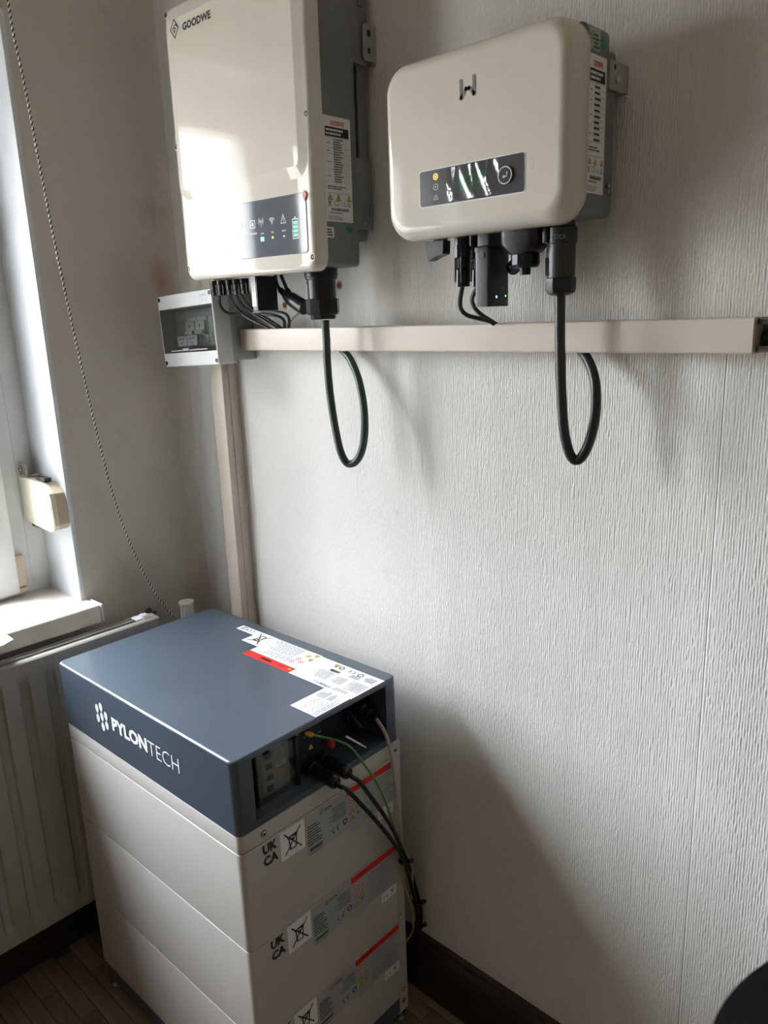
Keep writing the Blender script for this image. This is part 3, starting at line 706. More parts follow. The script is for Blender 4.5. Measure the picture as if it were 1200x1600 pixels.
# right side rating label
def rating_label(F, y0, y1, z0, z1, rows, brand=True, txtw=.55):
    g = G(); g.m(M_WHITE if brand else M_SILVER).slab(F, (y0+y1)/2, (z0+z1)/2, y1-y0, z1-z0, .001, 0, .0004); w_ = y1-y0; h_ = z1-z0; d = .0006
    g.m(M_RINK).text(F, 'GOODWE', y0+w_*.27, z1-h_*.085, w_*.5, h_*.045, d, .03)
    g.m(M_INK).rect(F, y0+w_*.07, z1-h_*.19, y1-w_*.07, z1-h_*.10, d)
    g.m(M_WINK).lines(F, y0+w_*.1, z1-h_*.18, y1-w_*.12, z1-h_*.11, 2, d+.0002)
    zt = z1-h_*.20; zb = z1-h_*.62
    g.m(M_GINK)
    for i in range(rows+1):
        zz = zt-(zt-zb)*i/rows; g.rect(F, y0+w_*.34, zz-.0002, y1-w_*.06, zz+.0001, d)
    for k in (0, .22, .36, .72, 1): zz = zt-(zt-zb)*k; g.rect(F, y0+w_*.06, zz-.0002, y1-w_*.06, zz+.0001, d)
    g.m(M_INK).lines(F, y0+w_*.36, zb, y1-w_*.28, zt, rows, d, .45)
    for k in (.12, .29, .54, .86): zz = zt-(zt-zb)*k; g.lines(F, y0+w_*.10, zz-.001, y0+w_*.27, zz+.0008, 1, d)
    g.lines(F, y0+w_*.1, z1-h_*.69, y1-w_*.2, z1-h_*.65, 2, d)
    g.m(M_GINK).rect(F, y0+w_*.06, z1-h_*.725, y1-w_*.06, z1-h_*.722, d)
    r = w_*.085
    for k in (.17, .48, .87): g.tri(F, y0+w_*k, z1-h_*.765, r, d)
    g.m(M_INK).stroke(F, [(y0+w_*.33,z1-h_*.84),(y0+w_*.47,z1-h_*.84),(y0+w_*.47,z1-h_*.80),(y0+w_*.33,z1-h_*.80),(y0+w_*.33,z1-h_*.84)], .0007, d)
    g.ce(F, y0+w_*.56, z1-h_*.845, w_*.11, d); g.bin(F, y0+w_*.15, z1-h_*.825, w_*.08, d); g.stroke(F, [(y0+w_*.80,z1-h_*.84),(y0+w_*.92,z1-h_*.84),(y0+w_*.86,z1-h_*.80),(y0+w_*.80,z1-h_*.84)], .0008, d)
    u = y0+w_*.2
    while u < y0+w_*.85:                 # bar code
        l = random.choice((.0004, .0007, .001)); g.rect(F, u, z1-h_*.895, u+l, z1-h_*.868, d); u += l+random.choice((.0004, .0006))
    g.lines(F, y0+w_*.12, z1-h_*.92, y1-w_*.3, z1-h_*.905, 1, d); g.lines(F, y0+w_*.08, z1-h_*.985, y1-w_*.35, z1-h_*.94, 4, d, .4)
    return g
S = side(.6008)
iv.part('rating_label', rating_label(S, -.117, -.0595, 1.4865, 1.636, 18), label='white rating label with red brand name and tables', fix=False)
g = G(); g.m(M_WHITE).slab(S, -.1150, 1.4705, .026, .0155, .0006, 0, .0004); g.tri(S, -.1235, 1.4705, .0050, .0006); g.m(M_INK).lines(S, -.1165, 1.4645, -.1035, 1.4765, 3, .0006, .6); iv.part('warning_sticker', g, label='small yellow triangle warning sticker')
g = G(); g.poly(S, [(-.0665+.0075*math.cos(t*PI/12), 1.4765+.0045*math.sin(t*PI/12)) for t in range(24)], 0, .0005); iv.part('green_sticker', g, M_GRINK, label='oval green sticker')
g = G(); g.box(.560, .594, -.045, -.020, 1.4615, 1.4785, .002); iv.part('lower_lug', g, M_GREYM)
# ------------------------------------------------------------------ plugs and cables of the left inverter
pt = Thing('solar_plug_block', 'row of black solar plugs under the left end of the tall inverter', 'connector', (.30, -.09, 1.40))
for i, (xx, yy) in enumerate(((.262,-.095),(.283,-.095),(.304,-.090),(.325,-.090),(.345,-.088))):
    g = G(); g.lathe((xx, yy, 1.4145), (0,0,-1), [(.0085,0),(.0085,.008),(.0075,.009),(.0075,.019),(.0062,.020),(.0062,.027)], 12); g.box(xx-.0095, xx-.0068, yy-.0030, yy+.003, 1.388, 1.408, .0006); g.box(xx+.0068, xx+.0095, yy-.003, yy+.003, 1.388, 1.408, .0006)
    pt.part('plug', g, M_BLACK)
dcp = [([(343,462),(345,478),(356,489),(375,491),(402,505),(434,518)], 1), ([(360,460),(367,477),(382,492),(410,508),(440,520)], 2), ([(369,460),(378,476),(394,489),(420,504),(445,519)], 3), ([(375,457),(387,475),(402,489),(426,503),(448,519)], 4)]
for k, (pts, i) in enumerate(dcp):
    n_ = len(pts); g = G(); g.tube([onY(a, b, -.094+.062*j/(n_-1)+i*.0022) for j, (a, b) in enumerate(pts)], .0024, 8)
    single('solar_cable', g, M_BLKC, ('leftmost black solar cable, bending widest below the plugs', 'second black solar cable from the left below the plugs', 'third black solar cable from the left below the plugs', 'black solar cable nearest the black adapter box')[k], 'cable', 'solar cables below the tall inverter')
for k, pts in enumerate(([(396,488),(420,487),(438,488),(448,492),(452,502),(450,518)], [(408,490),(424,492),(437,495),(444,502),(444,518)])):
    g = G(); g.tube([onY(a, b, -.060+.030*j/(len(pts)-1)) for j, (a, b) in enumerate(pts)], .0027, 8)
    single('signal_cable', g, M_BLKC, ('outer', 'inner')[k]+' black cable arching right under the adapter box into the trunk', 'cable', 'black cables arching into the trunk')
g = G(); g.tube([onY(a, b, -.02) for a, b in ((472,478),(467,488),(455,500),(446,516))], .0022, 8); single('grey_wire', g, M_GREYC, 'thin grey wire rising from the trunk behind the slanted black plug', 'cable')
ad = Thing('communication_adapter', 'black box adapter with a white label strip under the tall inverter', 'adapter', (.394, -.08, 1.36))
g = G(); g.slab(top(1.357), .3945, -.0825, .0185, .045, .003, 0, .0585, .002); ad.part('housing', g, M_BLACK)
g = G(); g.m(M_WHITE).rect(front(-.1052), .3870, 1.3640, .3985, 1.4155, .0003); g.m(M_INK).lines(Fr((0,-.1052,0),(0,0,-1),(1,0,0)), -1.412, .3885, -1.378, .3965, 3, .0005, .35); ad.part('label_strip', g, fix=False)
gl = Thing('grid_connector', 'large black cable gland plugged under the right end of the tall inverter', 'connector', (.547, -.085, 1.335))
X_, Y_ = .5485, -.0855
g = G(); g.lathe((X_, Y_, 1.418), (0,0,-1), [(.0275,0),(.0275,.012),(.026,.013),(.026,.016),(.0235,.017),(.0235,.050)], 28); gl.part('socket', g, M_BLACK)
g = G(); g.lathe((X_, Y_, 1.371), (0,0,-1), [(.0265,0),(.0275,.002),(.0275,.022),(.0255,.025),(.021,.026),(.021,.031),(.0195,.033)], 10); gl.part('clamping_nut', g, M_BLACK, sharp=25)
g = G(); g.box(X_-.029, X_-.020, Y_-.008, Y_+.006, 1.395, 1.412, .001); g.box(X_-.0255, X_-.0215, Y_-.006, Y_+.004, 1.371, 1.395, .0008); gl.part('lock_tab', g, M_BLACK)
pg = [onY(505,440,-.085)]
gp = Thing('backup_plug', 'slanted black cable plug with two black leads left of the large gland', 'connector', onY(470, 470, -.06))
pa_, pb_ = onY(444, 460, -.060), onY(487, 488, -.060); ax = (pb_-pa_)
g = G(); g.lathe(pa_, ax, [(.004,0),(.008,.006),(.009,.012),(.0125,.020),(.0130,.050),(.0125,.060)], 16); gp.part('housing', g, M_BLACK)
for a in ([(430,430),(432,442),(437,452),(444,459)], [(439,430),(444,442),(448,452),(452,461)]):
    g = G(); g.tube([onY(*q, -.060) for q in a], .0032, 8); gp.part('lead', g, M_BLKC)
    g = G(); g.lathe(onY(*a[-2], -.060), onY(*a[-1], -.060)-onY(*a[-2], -.060), [(.0045,0),(.0058,.004),(.0058,.014)], 10); gp.part('grommet', g, M_BLACK)
def loop_cable(name, pts, ys_, r, mt, label):
    g = G(); g.tube([onY(a, b, v) for (a, b), v in zip(pts, ys_)], r, 16, 8); return single(name, g, mt, label, 'cable')
gl_b = onY(507, 505, Y_)
P1 = [(508,500),(510,530),(511,560),(514,600),(519,640),(526,680),(532,705),(539,720),(546,725),(556,721),(564,708),(569,685),(570,655),(567,625),(560,592),(549,565),(540,552),(534,546),(530,540)]
Y1 = [Y_, Y_, Y_,-.085,-.084,-.082,-.079,-.075,-.071,-.067,-.062,-.056,-.049,-.042,-.034,-.027,-.022,-.020,-.018]
loop_cable('green_power_cable', P1, Y1, .0066, M_GREENC, 'dark green power cable looping below the trunk under the tall inverter')
# ------------------------------------------------------------------ right inverter
ri = Thing('solar_inverter', 'wide rounded cream inverter with a small film-covered screen, right on the wall', 'inverter', (.897, 0, 1.44))
cx, W_, z0, z1 = .8895, .292, 1.4395, 1.662; zc = (z0+z1)/2; H_ = z1-z0
g = G(); rings = [(rr(cx, zc, W_-.006, H_-.006, .034, 10), .098), (rr(cx, zc, W_, H_, .036, 10), .101), (rr(cx, zc, W_, H_, .036, 10), .112)]
for i in range(1, 13):
    a = i/12*PI/2; ins = .018*(1-math.cos(a)); rings.append((rr(cx, zc, W_-2*ins, H_-2*ins, .036-ins*.6, 10), .112+.026*math.sin(a)))
rings.append((rr(cx, zc, W_-.038, H_-.038, .0245, 10), .138))
g.loft(B, rings); ri.part('front_cover', g, M_CREAM2, sharp=60)
g = G(); g.slab(B, cx+.001, zc+.002, .279, H_-.016, .010, .048, .0985); g.slab(B, cx+.001, zc-.006, .274, H_-.034, .010, .026, .0475)
ri.part('chassis', g, M_GREYM, label='grey metal body')
g = G(); S = side(1.0312)
for i in range(8):
    g = G(); xx = .785+i*.03; g.box(xx, xx+.003, -.0255, -.006, 1.47, 1.60); ri.part('heat_fin', g, M_GREYM)
g = G(); g.slab(side(1.0285), -.0300, 1.6090, .034, .032, .002, .001, .0035, .0006); g.box(1.00, 1.0315, -.0155, -.0005, 1.594, 1.625)
b3 = ri.part('mounting_bracket', g, mat('bracket_grey', (.34,.34,.33), .45))
g = G(); g.slab(side(1.032), -.036, 1.618, .004, .006, .002, 0, .0005); ri.part('slot', g, M_INK, b3)
g = G(); g.lathe((1.032, -.031, 1.605), (1,0,0), [(.0042,0),(.0042,.003),(.0025,.0045)], 12); ri.part('bolt', g, M_STEEL, b3)
g = G(); g.lathe((1.0292-.0005, -.040, 1.486), (1,0,0), [(.003,0),(.003,.003)], 10); g.lathe((1.0287, -.040, 1.479), (1,0,0), [(.002,0),(.002,.003)], 10); ri.part('ground_screw', g, M_STEEL)
SL = side(1.0303)
ri.part('rating_label', rating_label(SL, -.0955, -.0535, 1.474, 1.6235, 10), label='white rating label on the grey side', fix=False)
g = G(); g.m(mat('pale_green_sticker', (.34,.42,.38), .4)).slab(SL, -.0830, 1.6385, .026, .022, .001, 0, .0004); g.tri(SL, -.091, 1.641, .004, .0006); g.m(M_INK).lines(SL, -.086, 1.629, -.0715, 1.645, 4, .0006); g.m(M_GRINK).poly(SL, [(-.0635+.0065*math.cos(t*PI/12), 1.6385+.0065*math.sin(t*PI/12)) for t in range(24)], 0, .0006); ri.part('green_sticker', g, label='pale and green stickers above the rating label', fix=False)
FP = front(-.1381)
g = G(); g.m(M_WINK).slab(FP, .8918, 1.5005, .1655, .0460, .004, -.001, .0003); g.m(M_PANELR).slab(FP, .8918, 1.5005, .1630, .0435, .0035, .0, .0007)
sp_ = ri.part('display_panel', g, label='dark grey display panel')
g = G(); g.m(M_LCD).rect(FP, .8720, 1.4895, .9200, 1.5100, .0010); g.m(M_INK).stroke(FP, [(.872,1.4895),(.92,1.4895),(.92,1.51),(.872,1.51),(.872,1.4895)], .0006, .0012); ri.part('screen', g, parent=sp_, label='small green screen')
g = G(); g.lathe((.9475, -.1386, 1.5000), (0,-1,0), [(.0105,0),(.0105,.0018),(.0088,.0030),(.0075,.0030)], 28); bt_ = ri.part('button', g, M_PANELR, sp_)
g = G(); g.m(M_WINK); g.ring(FP, .9475, 1.5000, .0092, .0101, .0036, 28); g.stroke(FP, [(.9510,1.5030),(.9510,1.4985),(.9450,1.4985)], .0012, .0042); g.stroke(FP, [(.9470,1.5000),(.9450,1.4985),(.9470,1.4970)], .0009, .0042)
ri.part('button_mark', g, parent=sp_)
g = G(); g.m(M_LEDO).ring(FP, .8378, 1.5135, .0030, .0040, .0012, 16); g.disc(FP, .8378, 1.5135, .0016, .0012)
g.m(M_WINK).ring(FP, .8378, 1.5010, .0034, .0040, .0012, 16); g.flat(FP, [(.8368,1.4998),(.8368,1.5022),(.8390,1.5010)], .0012)
g.stroke(FP, [(.8338,1.4858),(.8418,1.4858),(.8378,1.4918),(.8338,1.4858)], .0006, .0012); g.rect(FP, .8375, 1.4872, .8381, 1.4896, .0012)
ri.part('indicator_icons', g, parent=sp_, label='amber power ring above two white icons')
# loose protective film over the screen, wrinkled
g = G(); nx, nz_ = 26, 12; vv = []
random.seed(3)
fa, fb, fc, fd = .857, .938, 1.4805, 1.5205
for j in range(nz_+1):
    r_ = []
    for i in range(nx+1):
        u = i/nx; v = j/nz_
        d = .0018+.0016*abs(math.sin(u*9+v*2.3))**6+.0020*math.exp(-((u-.13-.05*v)/.03)**2)+.0022*math.exp(-((u-.82+.12*v*(1-v)*2-.10*(1-v))/.025)**2)+.0016*math.exp(-((u-.58+.10*v)/.03)**2)
        r_.append(g.bm.verts.new((fa+(fb-fa)*u, -.1385-d, fc+(fd-fc)*v)))
    vv.append(r_)
for j in range(nz_):
    for i in range(nx): g.face((vv[j][i], vv[j][i+1], vv[j+1][i+1], vv[j+1][i]))
ri.part('protective_film', g, M_FILM, sp_, label='wrinkled clear protective film', sharp=80, fix=False)
g = G(); g.ring(FP, .9805, 1.5085, .0060, .0064, .0003, 12, -1.2, 1.2); ri.part('film_edge', g, M_GINK)
# W emblem
g = G(); c = (.8900, 1.6075); k = .0098
g.stroke(FP, [(c[0]-k, c[1]+k*.95), (c[0]-k, c[1]-k*.95), (c[0]-k*.25, c[1]-k*.05), (c[0]+k*.25, c[1]-k*.05), (c[0]+k, c[1]-k*.80), (c[0]+k, c[1]+k*1.1)], .0046, .0004)
ri.part('emblem', g, mat('emblem_grey', (.20,.20,.20), .35, .4), label='grey printed emblem shaped like a W', fix=False)
# ------------------------------------------------------------------ fittings under the right inverter
kn = Thing('rotary_switch', 'black rotary switch knob hanging under the left end of the wide inverter', 'switch', (.80, -.09, 1.415))
g = G(); g.poly(Fr((.8005,-.092,0),(1,0,0),(0,0,1)), [(-.0155,1.439),(.0165,1.4385),(.0155,1.421),(.002,1.4175),(-.0105,1.413),(-.013,1.4145)], -.008, .008)
kn.part('knob', g, M_BLACK)
g = G(); g.lathe((.803, -.088, 1.4385), (0,0,1), [(.010,0),(.010,.003),(.013,.003),(.013,.007)], 18); kn.part('collar', g, M_RED, label='dark red collar')
for i, (xx, yy) in enumerate(((.842,-.090), (.848,-.062))):
    t_ = Thing('solar_plug', ('front', 'rear')[i]+' black ribbed solar plug beside the adapter under the wide inverter', 'connector', (xx, yy, 1.375), group='solar plugs under the wide inverter')
    g = G(); g.lathe((xx, yy, 1.446), (0,0,-1), [(.0105,0),(.0105,.016),(.0115,.017),(.0115,.032),(.0085,.034),(.0085,.046),(.010,.048),(.0105,.070),(.006,.0705)], 12); t_.part('body', g, M_BLACK, sharp=20)
    g = G()
    for a in range(6):
        an = a*PI/3; g.box(xx+.0105*math.cos(an)-.001, xx+.0105*math.cos(an)+.001, yy+.0105*math.sin(an)-.001, yy+.0105*math.sin(an)+.001, 1.382, 1.428, .0003)
    t_.part('rib', g, M_BLACK)
g = G(); g.tube([(.842,-.090,1.377)]+[onY(*q, v) for q, v in (((719,470),-.088),((721,484),-.082),((731,493),-.074),((750,498),-.060),((765,502),-.045),((775,508),-.036))], .0032, 10); single('plug_lead', g, M_BLKC, 'black lead bending out of the front solar plug down to the trunk', 'cable')
g = G(); g.tube([(.848,-.062,1.377)]+[onY(*q, v) for q, v in (((738,465),-.060),((740,478),-.058),((750,490),-.052),((765,500),-.042),((779,509),-.034))], .0032, 10); single('plug_lead', g, M_BLKC, 'black lead curving behind the adapter with blue light down to the trunk', 'cable')
wd = Thing('wireless_adapter', 'black plug-in adapter with blue and green lights under the wide inverter', 'adapter', (.885, -.08, 1.347))
g = G(); g.slab(top(1.3475), .8845, -.0800, .026, .046, .005, 0, .078, .002, steps=4); g.slab(top(1.4255), .8845, -.0800, .022, .040, .004, 0, .018); wd.part('housing', g, mat('satin_black_plastic', (.022,.022,.023), .38))
g = G(); g.slab(top(1.4185), .8845, -.0800, .0275, .0475, .005, 0, .006, .001); wd.part('collar', g, M_BLACK)
g = G(); g.slab(front(-.103), .884, 1.4135, .010, .007, .001, 0, .0012); wd.part('latch', g, M_INK)
g = G(); SS = side(.8975)
g.m(M_LEDB).disc(SS, -.0880, 1.3600, .0016, .0004); wd.part('blue_light', g, label='glowing blue light')
g = G(); g.m(M_LEDG).disc(SS, -.0670, 1.3610, .0012, .0004); wd.part('green_light', g, label='glowing green light')
g = G(); g.m(M_GINK).stroke(SS, [(-.0770,1.3730),(-.0730,1.3730),(-.0750,1.3685),(-.0770,1.3730)], .0004, .0004); wd.part('triangle_mark', g)
ca = Thing('bell_connector', 'black bell shaped cable cap with a screw nut under the wide inverter', 'connector', (.945, -.09, 1.382))
A_ = front(0)
g = G(); rings = []
def ov(w_, d_): return [( .9430+w_*math.cos(t*PI/12), -.0890+d_*math.sin(t*PI/12)) for t in range(24)]
rings = [(rr(.943,-.089,.057,.044,.012), 0), (rr(.943,-.089,.057,.044,.012), .018), (rr(.943,-.089,.050,.040,.014), .025), (rr(.943,-.089,.038,.036,.014), .031)]
g.loft(Fr((0,0,1.4425),(1,0,0),(0,-1,0)), [([(a, -b) for a, b in p_], d) for p_, d in rings]); ca.part('hood', g, M_BLACK, sharp=50)
g = G(); g.lathe((.9435, -.089, 1.4120), (0,0,-1), [(.0175,0),(.0185,.002),(.0185,.014),(.016,.0175),(.010,.018)], 12); ca.part('screw_nut', g, M_BLACK, sharp=25)
g = G(); g.lathe((.9435, -.089, 1.3945), (0,0,-1), [(.0075,0),(.0070,.009)], 8); ca.part('stub', g, M_BLACK)
fl = Thing('dangling_plug_cap', 'small black round cap dangling between the adapter and bell shaped cap', 'connector', (.915, -.07, 1.39))
g = G(); g.lathe((.9110,-.072,1.4010), (.9,-.1,-.75), [(.0095,0),(.0105,.003),(.0105,.009),(.009,.011)], 18); fl.part('cap', g, M_BLACK)
g = G(); g.tube([(.916,-.074,1.398),(.921,-.076,1.412),(.920,-.078,1.425),(.918,-.078,1.437)], .0013, 6); fl.part('tether', g, M_BLACK)
ac = Thing('grid_connector', 'slim black locking connector under the right end of the wide inverter', 'connector', (.990, -.08, 1.36))
X_, Y_ = .9905, -.080
g = G(); g.lathe((X_, Y_, 1.4465), (0,0,-1), [(.0165,0),(.0165,.006),(.0195,.008),(.0195,.0260),(.0180,.027),(.0175,.070)], 28); ac.part('body', g, mat('satin_black_plastic', (.022,.022,.023), .38))
g = G(); g.m(M_GINK).text(Fr((X_,Y_,0), (.9,.43,0), (0,0,1)), 'LOCK', -.010, 1.4245, .018, .0055, .0199); ac.part('lettering', g, label='small raised word LOCK', fix=False)
g = G(); g.box(X_-.0145, X_-.0075, Y_-.0215, Y_-.012, 1.4215, 1.4385, .0006); ac.part('lock_tab', g, M_BLACK)
g = G(); g.lathe((X_, Y_, 1.3795), (0,0,-1), [(.0185,0),(.0195,.001),(.0195,.014),(.0175,.019),(.0120,.0215),(.008,.022)], 10); ac.part('clamping_nut', g, M_BLACK, sharp=25)
g = G(); g.slab(Fr((X_,Y_,0), (.8,-.6,0), (0,0,1)), -.002, 1.3930, .011, .022, .001, .0155, .0180); ac.part('grip', g, M_BLACK)
P2 = [(875,452),(875,490),(875,530),(876,580),(878,630),(881,670),(887,700),(893,714),(900,719),(909,714),(919,695),(927,668),(931,640),(931,610),(928,588),(922,570),(915,556),(909,549),(903,543)]
Y2 = [-.080,-.080,-.080,-.080,-.079,-.077,-.074,-.072,-.069,-.066,-.061,-.055,-.050,-.044,-.038,-.031,-.024,-.021,-.019]
loop_cable('black_power_cable', P2, Y2, .0068, M_BLKC, 'black power cable looping below the trunk under the wide inverter')
# ------------------------------------------------------------------ battery tower (local frame: x to the right, y to the wall, origin at near right corner)
BLOC = (BA.x, BA.y, 0); BROT = (0, 0, BYAW)
def BT(name, label, cat, group=None): return Thing(name, label, cat, BLOC, BROT, group, local=True)
BW, BD = .5400, .3530; bcx, bcy = -BW/2, BD/2
TZ = top(0)
# base frame
bs_ = BT('battery_stand', 'dark slate plinth with small round levelling feet under the battery stack', 'base')
g = G(); g.slab(TZ, bcx+.004, bcy, BW-.010, BD-.006, .006, .022, .0562, .0); bs_.part('plinth', g, M_SLATE)
for (a, b) in ((-.513,.012), (-.018,.012), (-.513,BD-.012), (-.012,BD-.014)):
    g = G(); g.lathe((a, b, 0), (0,0,1), [(.0135,0),(.0135,.006),(.006,.009),(.005,.022)], 18); bs_.part('foot', g, M_STEEL, label='chrome levelling foot')
g = G(); g.slab(side(0), BD-.011, .047, .022, .050, .001, -.0005, .0012); 
bs_.part('joining_plate', g, M_PGREY)
g = G(); screw_head(g, side(.0012), BD-.013, .046, .0042, 0); bs_.part('screw', g, M_STEEL)
# one module, then copies
PIT = .1735
def module(z0, label):
    m_ = BT('battery_module', label, 'battery', 'light grey battery modules in the stack')
    h = PIT-.0012
    g = G(); rings = []
    rd_ = .011
    for i, (ins, dz) in enumerate(((.0010, 0), (0, .0010), (0, h-.0020), (.00027, h-.0010), (.0010, h-.00027), (.0020, h), (.0026, h))): rings.append((rr(bcx, bcy, BW-2*ins, BD-2*ins, rd_, 6), z0+dz))
    g.loft(TZ, rings); m_.part('housing', g, M_PGREY)
    S = side(0); D1 = .0006; D2 = .0009; zt = z0+PIT
    # grey data label
    g = G(); g.m(M_SILVER).flat(S, [(.1265,zt-.0035),(.2215,zt-.0035),(.2215,zt-.078),(.1265,zt-.078)][::-1], D1)
    g.flat(S, [(.2215,zt+.0 -.0135),(.2555,zt-.0135),(.2555,zt-.092+.004),(.2215,zt-.088)][::-1], D1)
    g.m(M_INK).ring(S, .1600, zt-.0125, .0022, .0032, D2, 12); g.text(S, 'PYLON', .1665, zt-.0150, .017, .005, D2, .03); g.m(M_GINK).text(S, 'TECH', .1845, zt-.0150, .014, .005, D2)
    g.m(M_INK).lines(S, .1290, zt-.060, .1620, zt-.022, 8, D2, .45); g.lines(S, .175, zt-.046, .2150, zt-.018, 8, D2, .35, flip=True)
    g.ce(S, .1820, zt-.066, .0105, D2); g.ring(S, .2120, zt-.0585, .0035, .0058, D2, 6)
    u = .132
    while u < .158:
        l = random.choice((.0006, .001)); g.rect(S, u, zt-.071, u+l, zt-.065, D2); u += l+.0005
    g.lines(S, .131, zt-.077, .160, zt-.073, 2, D2, .3)
    for (a, b) in ((.2290,.022), (.2290,.034), (.2430,.028)):
        g.m(M_WINK).disc(S, a, zt-b, .0046, D2, 14); g.m(M_RINK).ring(S, a, zt-b, .0036, .0048, D2+.0001, 14); g.stroke(S, [(a-.003,zt-b+.003),(a+.003,zt-b-.003)], .0009, D2+.0002); g.m(M_INK).rect(S, a-.0012, zt-b-.002, a+.0012, zt-b+.002, D2+.0001)
    for (a, b) in ((.2290,.048), (.2430,.044), (.2290,.061)): g.tri(S, a, zt-b, .0048, D2)
    g.m(M_INK).bin(S, .2430, zt-.058, .0042, D2)
    m_.part('data_label', g, label='grey data label with printed text and warning signs', fix=False)
    g = G(); g.m(M_SILVER).rect(S, .2560, zt-.082, .3345, zt-.0155, D1); g.m(M_GINK).lines(S, .259, zt-.079, .333, zt-.046, 11, D2, .4); g.lines(S, .259, zt-.044, .333, zt-.018, 8, D2, .4); m_.part('instruction_label', g, label='grey instruction label full of small print', fix=False)
    g = G(); g.m(M_RINK).rect(S, .2180, zt-.0150, .3350, zt-.0030, D1+.0002); g.m(M_INK).text(S, 'WARNING', .233, zt-.0105, .028, .004, D2+.0001, .02); m_.part('warning_strip', g, label='red warning strip', fix=False)
    g = G(); g.m(M_WHITE).rect(S, .0735, zt-.0545, .1235, zt-.0030, D1); g.m(M_INK).bin(S, .0985, zt-.0285, .0180, D2); m_.part('disposal_label', g, label='white square label with crossed out bin', fix=False)
    g = G(); g.m(M_INK).text(S, 'UK', .0400, zt-.0225, .0280, .0170, D1, .045); g.text(S, 'CA', .0400, zt-.0435, .0280, .0170, D1, .045); m_.part('conformity_mark', g, label='large black letters UK CA', fix=False)
    g = G(); g.m(M_WHITE).rect(S, .2920, zt-.1040, .3320, zt-.0840, D1); g.m(M_INK).ce(S, .2965, zt-.0990, .0080, D2); g.bin(S, .3205, zt-.0935, .0050, D2); m_.part('small_label', g, label='small white label with CE mark', fix=False)
    g = G(); g.slab(S, BD-.0095, z0+PIT/2+(.0), .0185, PIT-.0015, .001, -.0005, .0014); jp = m_.part('joining_plate', g, M_PGREY)
    g = G(); screw_head(g, side(.0014), BD-.0125, z0+.015, .0040, 0); m_.part('screw', g, M_STEEL, jp)
    return m_
Z3 = .0574
labs = ['light grey battery module at the bottom of the stack, on the dark plinth', 'light grey battery module in the middle of the stack', 'light grey battery module at the top of the stack, under the collar']
m1 = module(Z3, labs[0])
for k in (1, 2):
    c = copy_tree(m1.root); c.location = (BLOC[0], BLOC[1], PIT*k); c['label'] = labs[k]
ZC = Z3+3*PIT   # .5779
cl_ = BT('mounting_collar', 'shallow light grey collar between the top battery module and the slate control unit', 'collar')
g = G(); g.loft(TZ, [(rr(bcx, bcy, BW-.003, BD-.003, .011), ZC), (rr(bcx, bcy, BW, BD, .011), ZC+.0014), (rr(bcx, bcy, BW, BD, .011), ZC+.0275), (rr(bcx, bcy, BW-.0006, BD-.0006, .011), ZC+.0285), (rr(bcx, bcy, BW-.002, BD-.002, .011), ZC+.0292), (rr(bcx, bcy, BW-.004, BD-.004, .011), ZC+.0295)])
cl_.part('band', g, M_PGREY)
for yy in (.0445, .3475-.006):
    g = G(); screw_head(g, side(0), yy, ZC+.0145, .0048, 0); cl_.part('screw', g, M_STEEL)
g = G(); g.slab(side(0), BD-.0085, ZC+.016, .019, .032, .001, -.0005, .0014); cl_.part('corner_lip', g, M_PGREY)
# control unit: shell with recessed connection bay
ZB = ZC+.0300; ZT = .7320
cu = BT('control_unit', 'slate blue control unit with a connection bay in its side, topping the battery stack', 'control unit')
g = G()
r0 = rr(bcx, bcy, BW+.001, BD+.001, .012, 6)
ring_side = []
# outer shell without the cable side face, made from a bevelled slab whose +x face is cut for the bay
bay = (.0340, .3235, .6203, .7235)   # y0 y1 z0 z1
X0, X1, Y0, Y1 = -BW-.0005, .0005, -.0005, BD+.0005
def shell_ring(ins, z): return [g.bm.verts.new((a, b, z)) for a, b in rr(bcx, bcy, BW+.001-2*ins, BD+.001-2*ins, .012-ins*.5, 6)]
zz_ = [(0.001, ZB), (0, ZB+.001), (0, bay[2]), (0, bay[3]), (0, ZT-.004)]
for i in range(1, 6): a = i/5*PI/2; zz_.append((.004*(1-math.cos(a)), ZT-.004+.004*math.sin(a)))
zz_.append((.0047, ZT))
loops = [shell_ring(i_, z_) for i_, z_ in zz_]; k = len(loops[0])
sidx = None
for j, (A_, B_) in enumerate(zip(loops, loops[1:])):
    for i in range(k):
        q = (A_[i], A_[(i+1) % k], B_[(i+1) % k], B_[i])
        isx = abs(A_[i].co.x-A_[(i+1) % k].co.x) < 1e-6 and A_[i].co.x > -.01 and (A_[i].co-A_[(i+1) % k].co).length > .1
        if isx and j == 2:
            a0, a1, b1, b0 = A_[i], A_[(i+1) % k], B_[(i+1) % k], B_[i]
            if a0.co.y > a1.co.y: a0, a1, b0, b1 = a1, a0, b1, b0
            xo = a0.co.x
            i0 = g.bm.verts.new((xo, bay[0], bay[2])); i1 = g.bm.verts.new((xo, bay[1], bay[2])); j0 = g.bm.verts.new((xo, bay[0], bay[3])); j1 = g.bm.verts.new((xo, bay[1], bay[3]))
            g.face((a0, i0, j0, b0)); g.face((i1, a1, b1, j1)); g.face((a0, a1, i1, i0)); g.face((b0, j0, j1, b1))
            di = -.085
            k0 = g.bm.verts.new((di, bay[0], bay[2])); k1 = g.bm.verts.new((di, bay[1], bay[2])); l0 = g.bm.verts.new((di, bay[0], bay[3])); l1 = g.bm.verts.new((di, bay[1], bay[3]))
            g.face((i0, i1, k1, k0)); g.face((j1, j0, l0, l1)); g.face((i0, k0, l0, j0)); g.face((i1, j1, l1, k1)); g.face((k0, k1, l1, l0))
        else: g.face(q)
g.face(loops[-1]); g.face(list(reversed(loops[0])))
cu.part('housing', g, M_SLATE)
SI = side(-.0845)
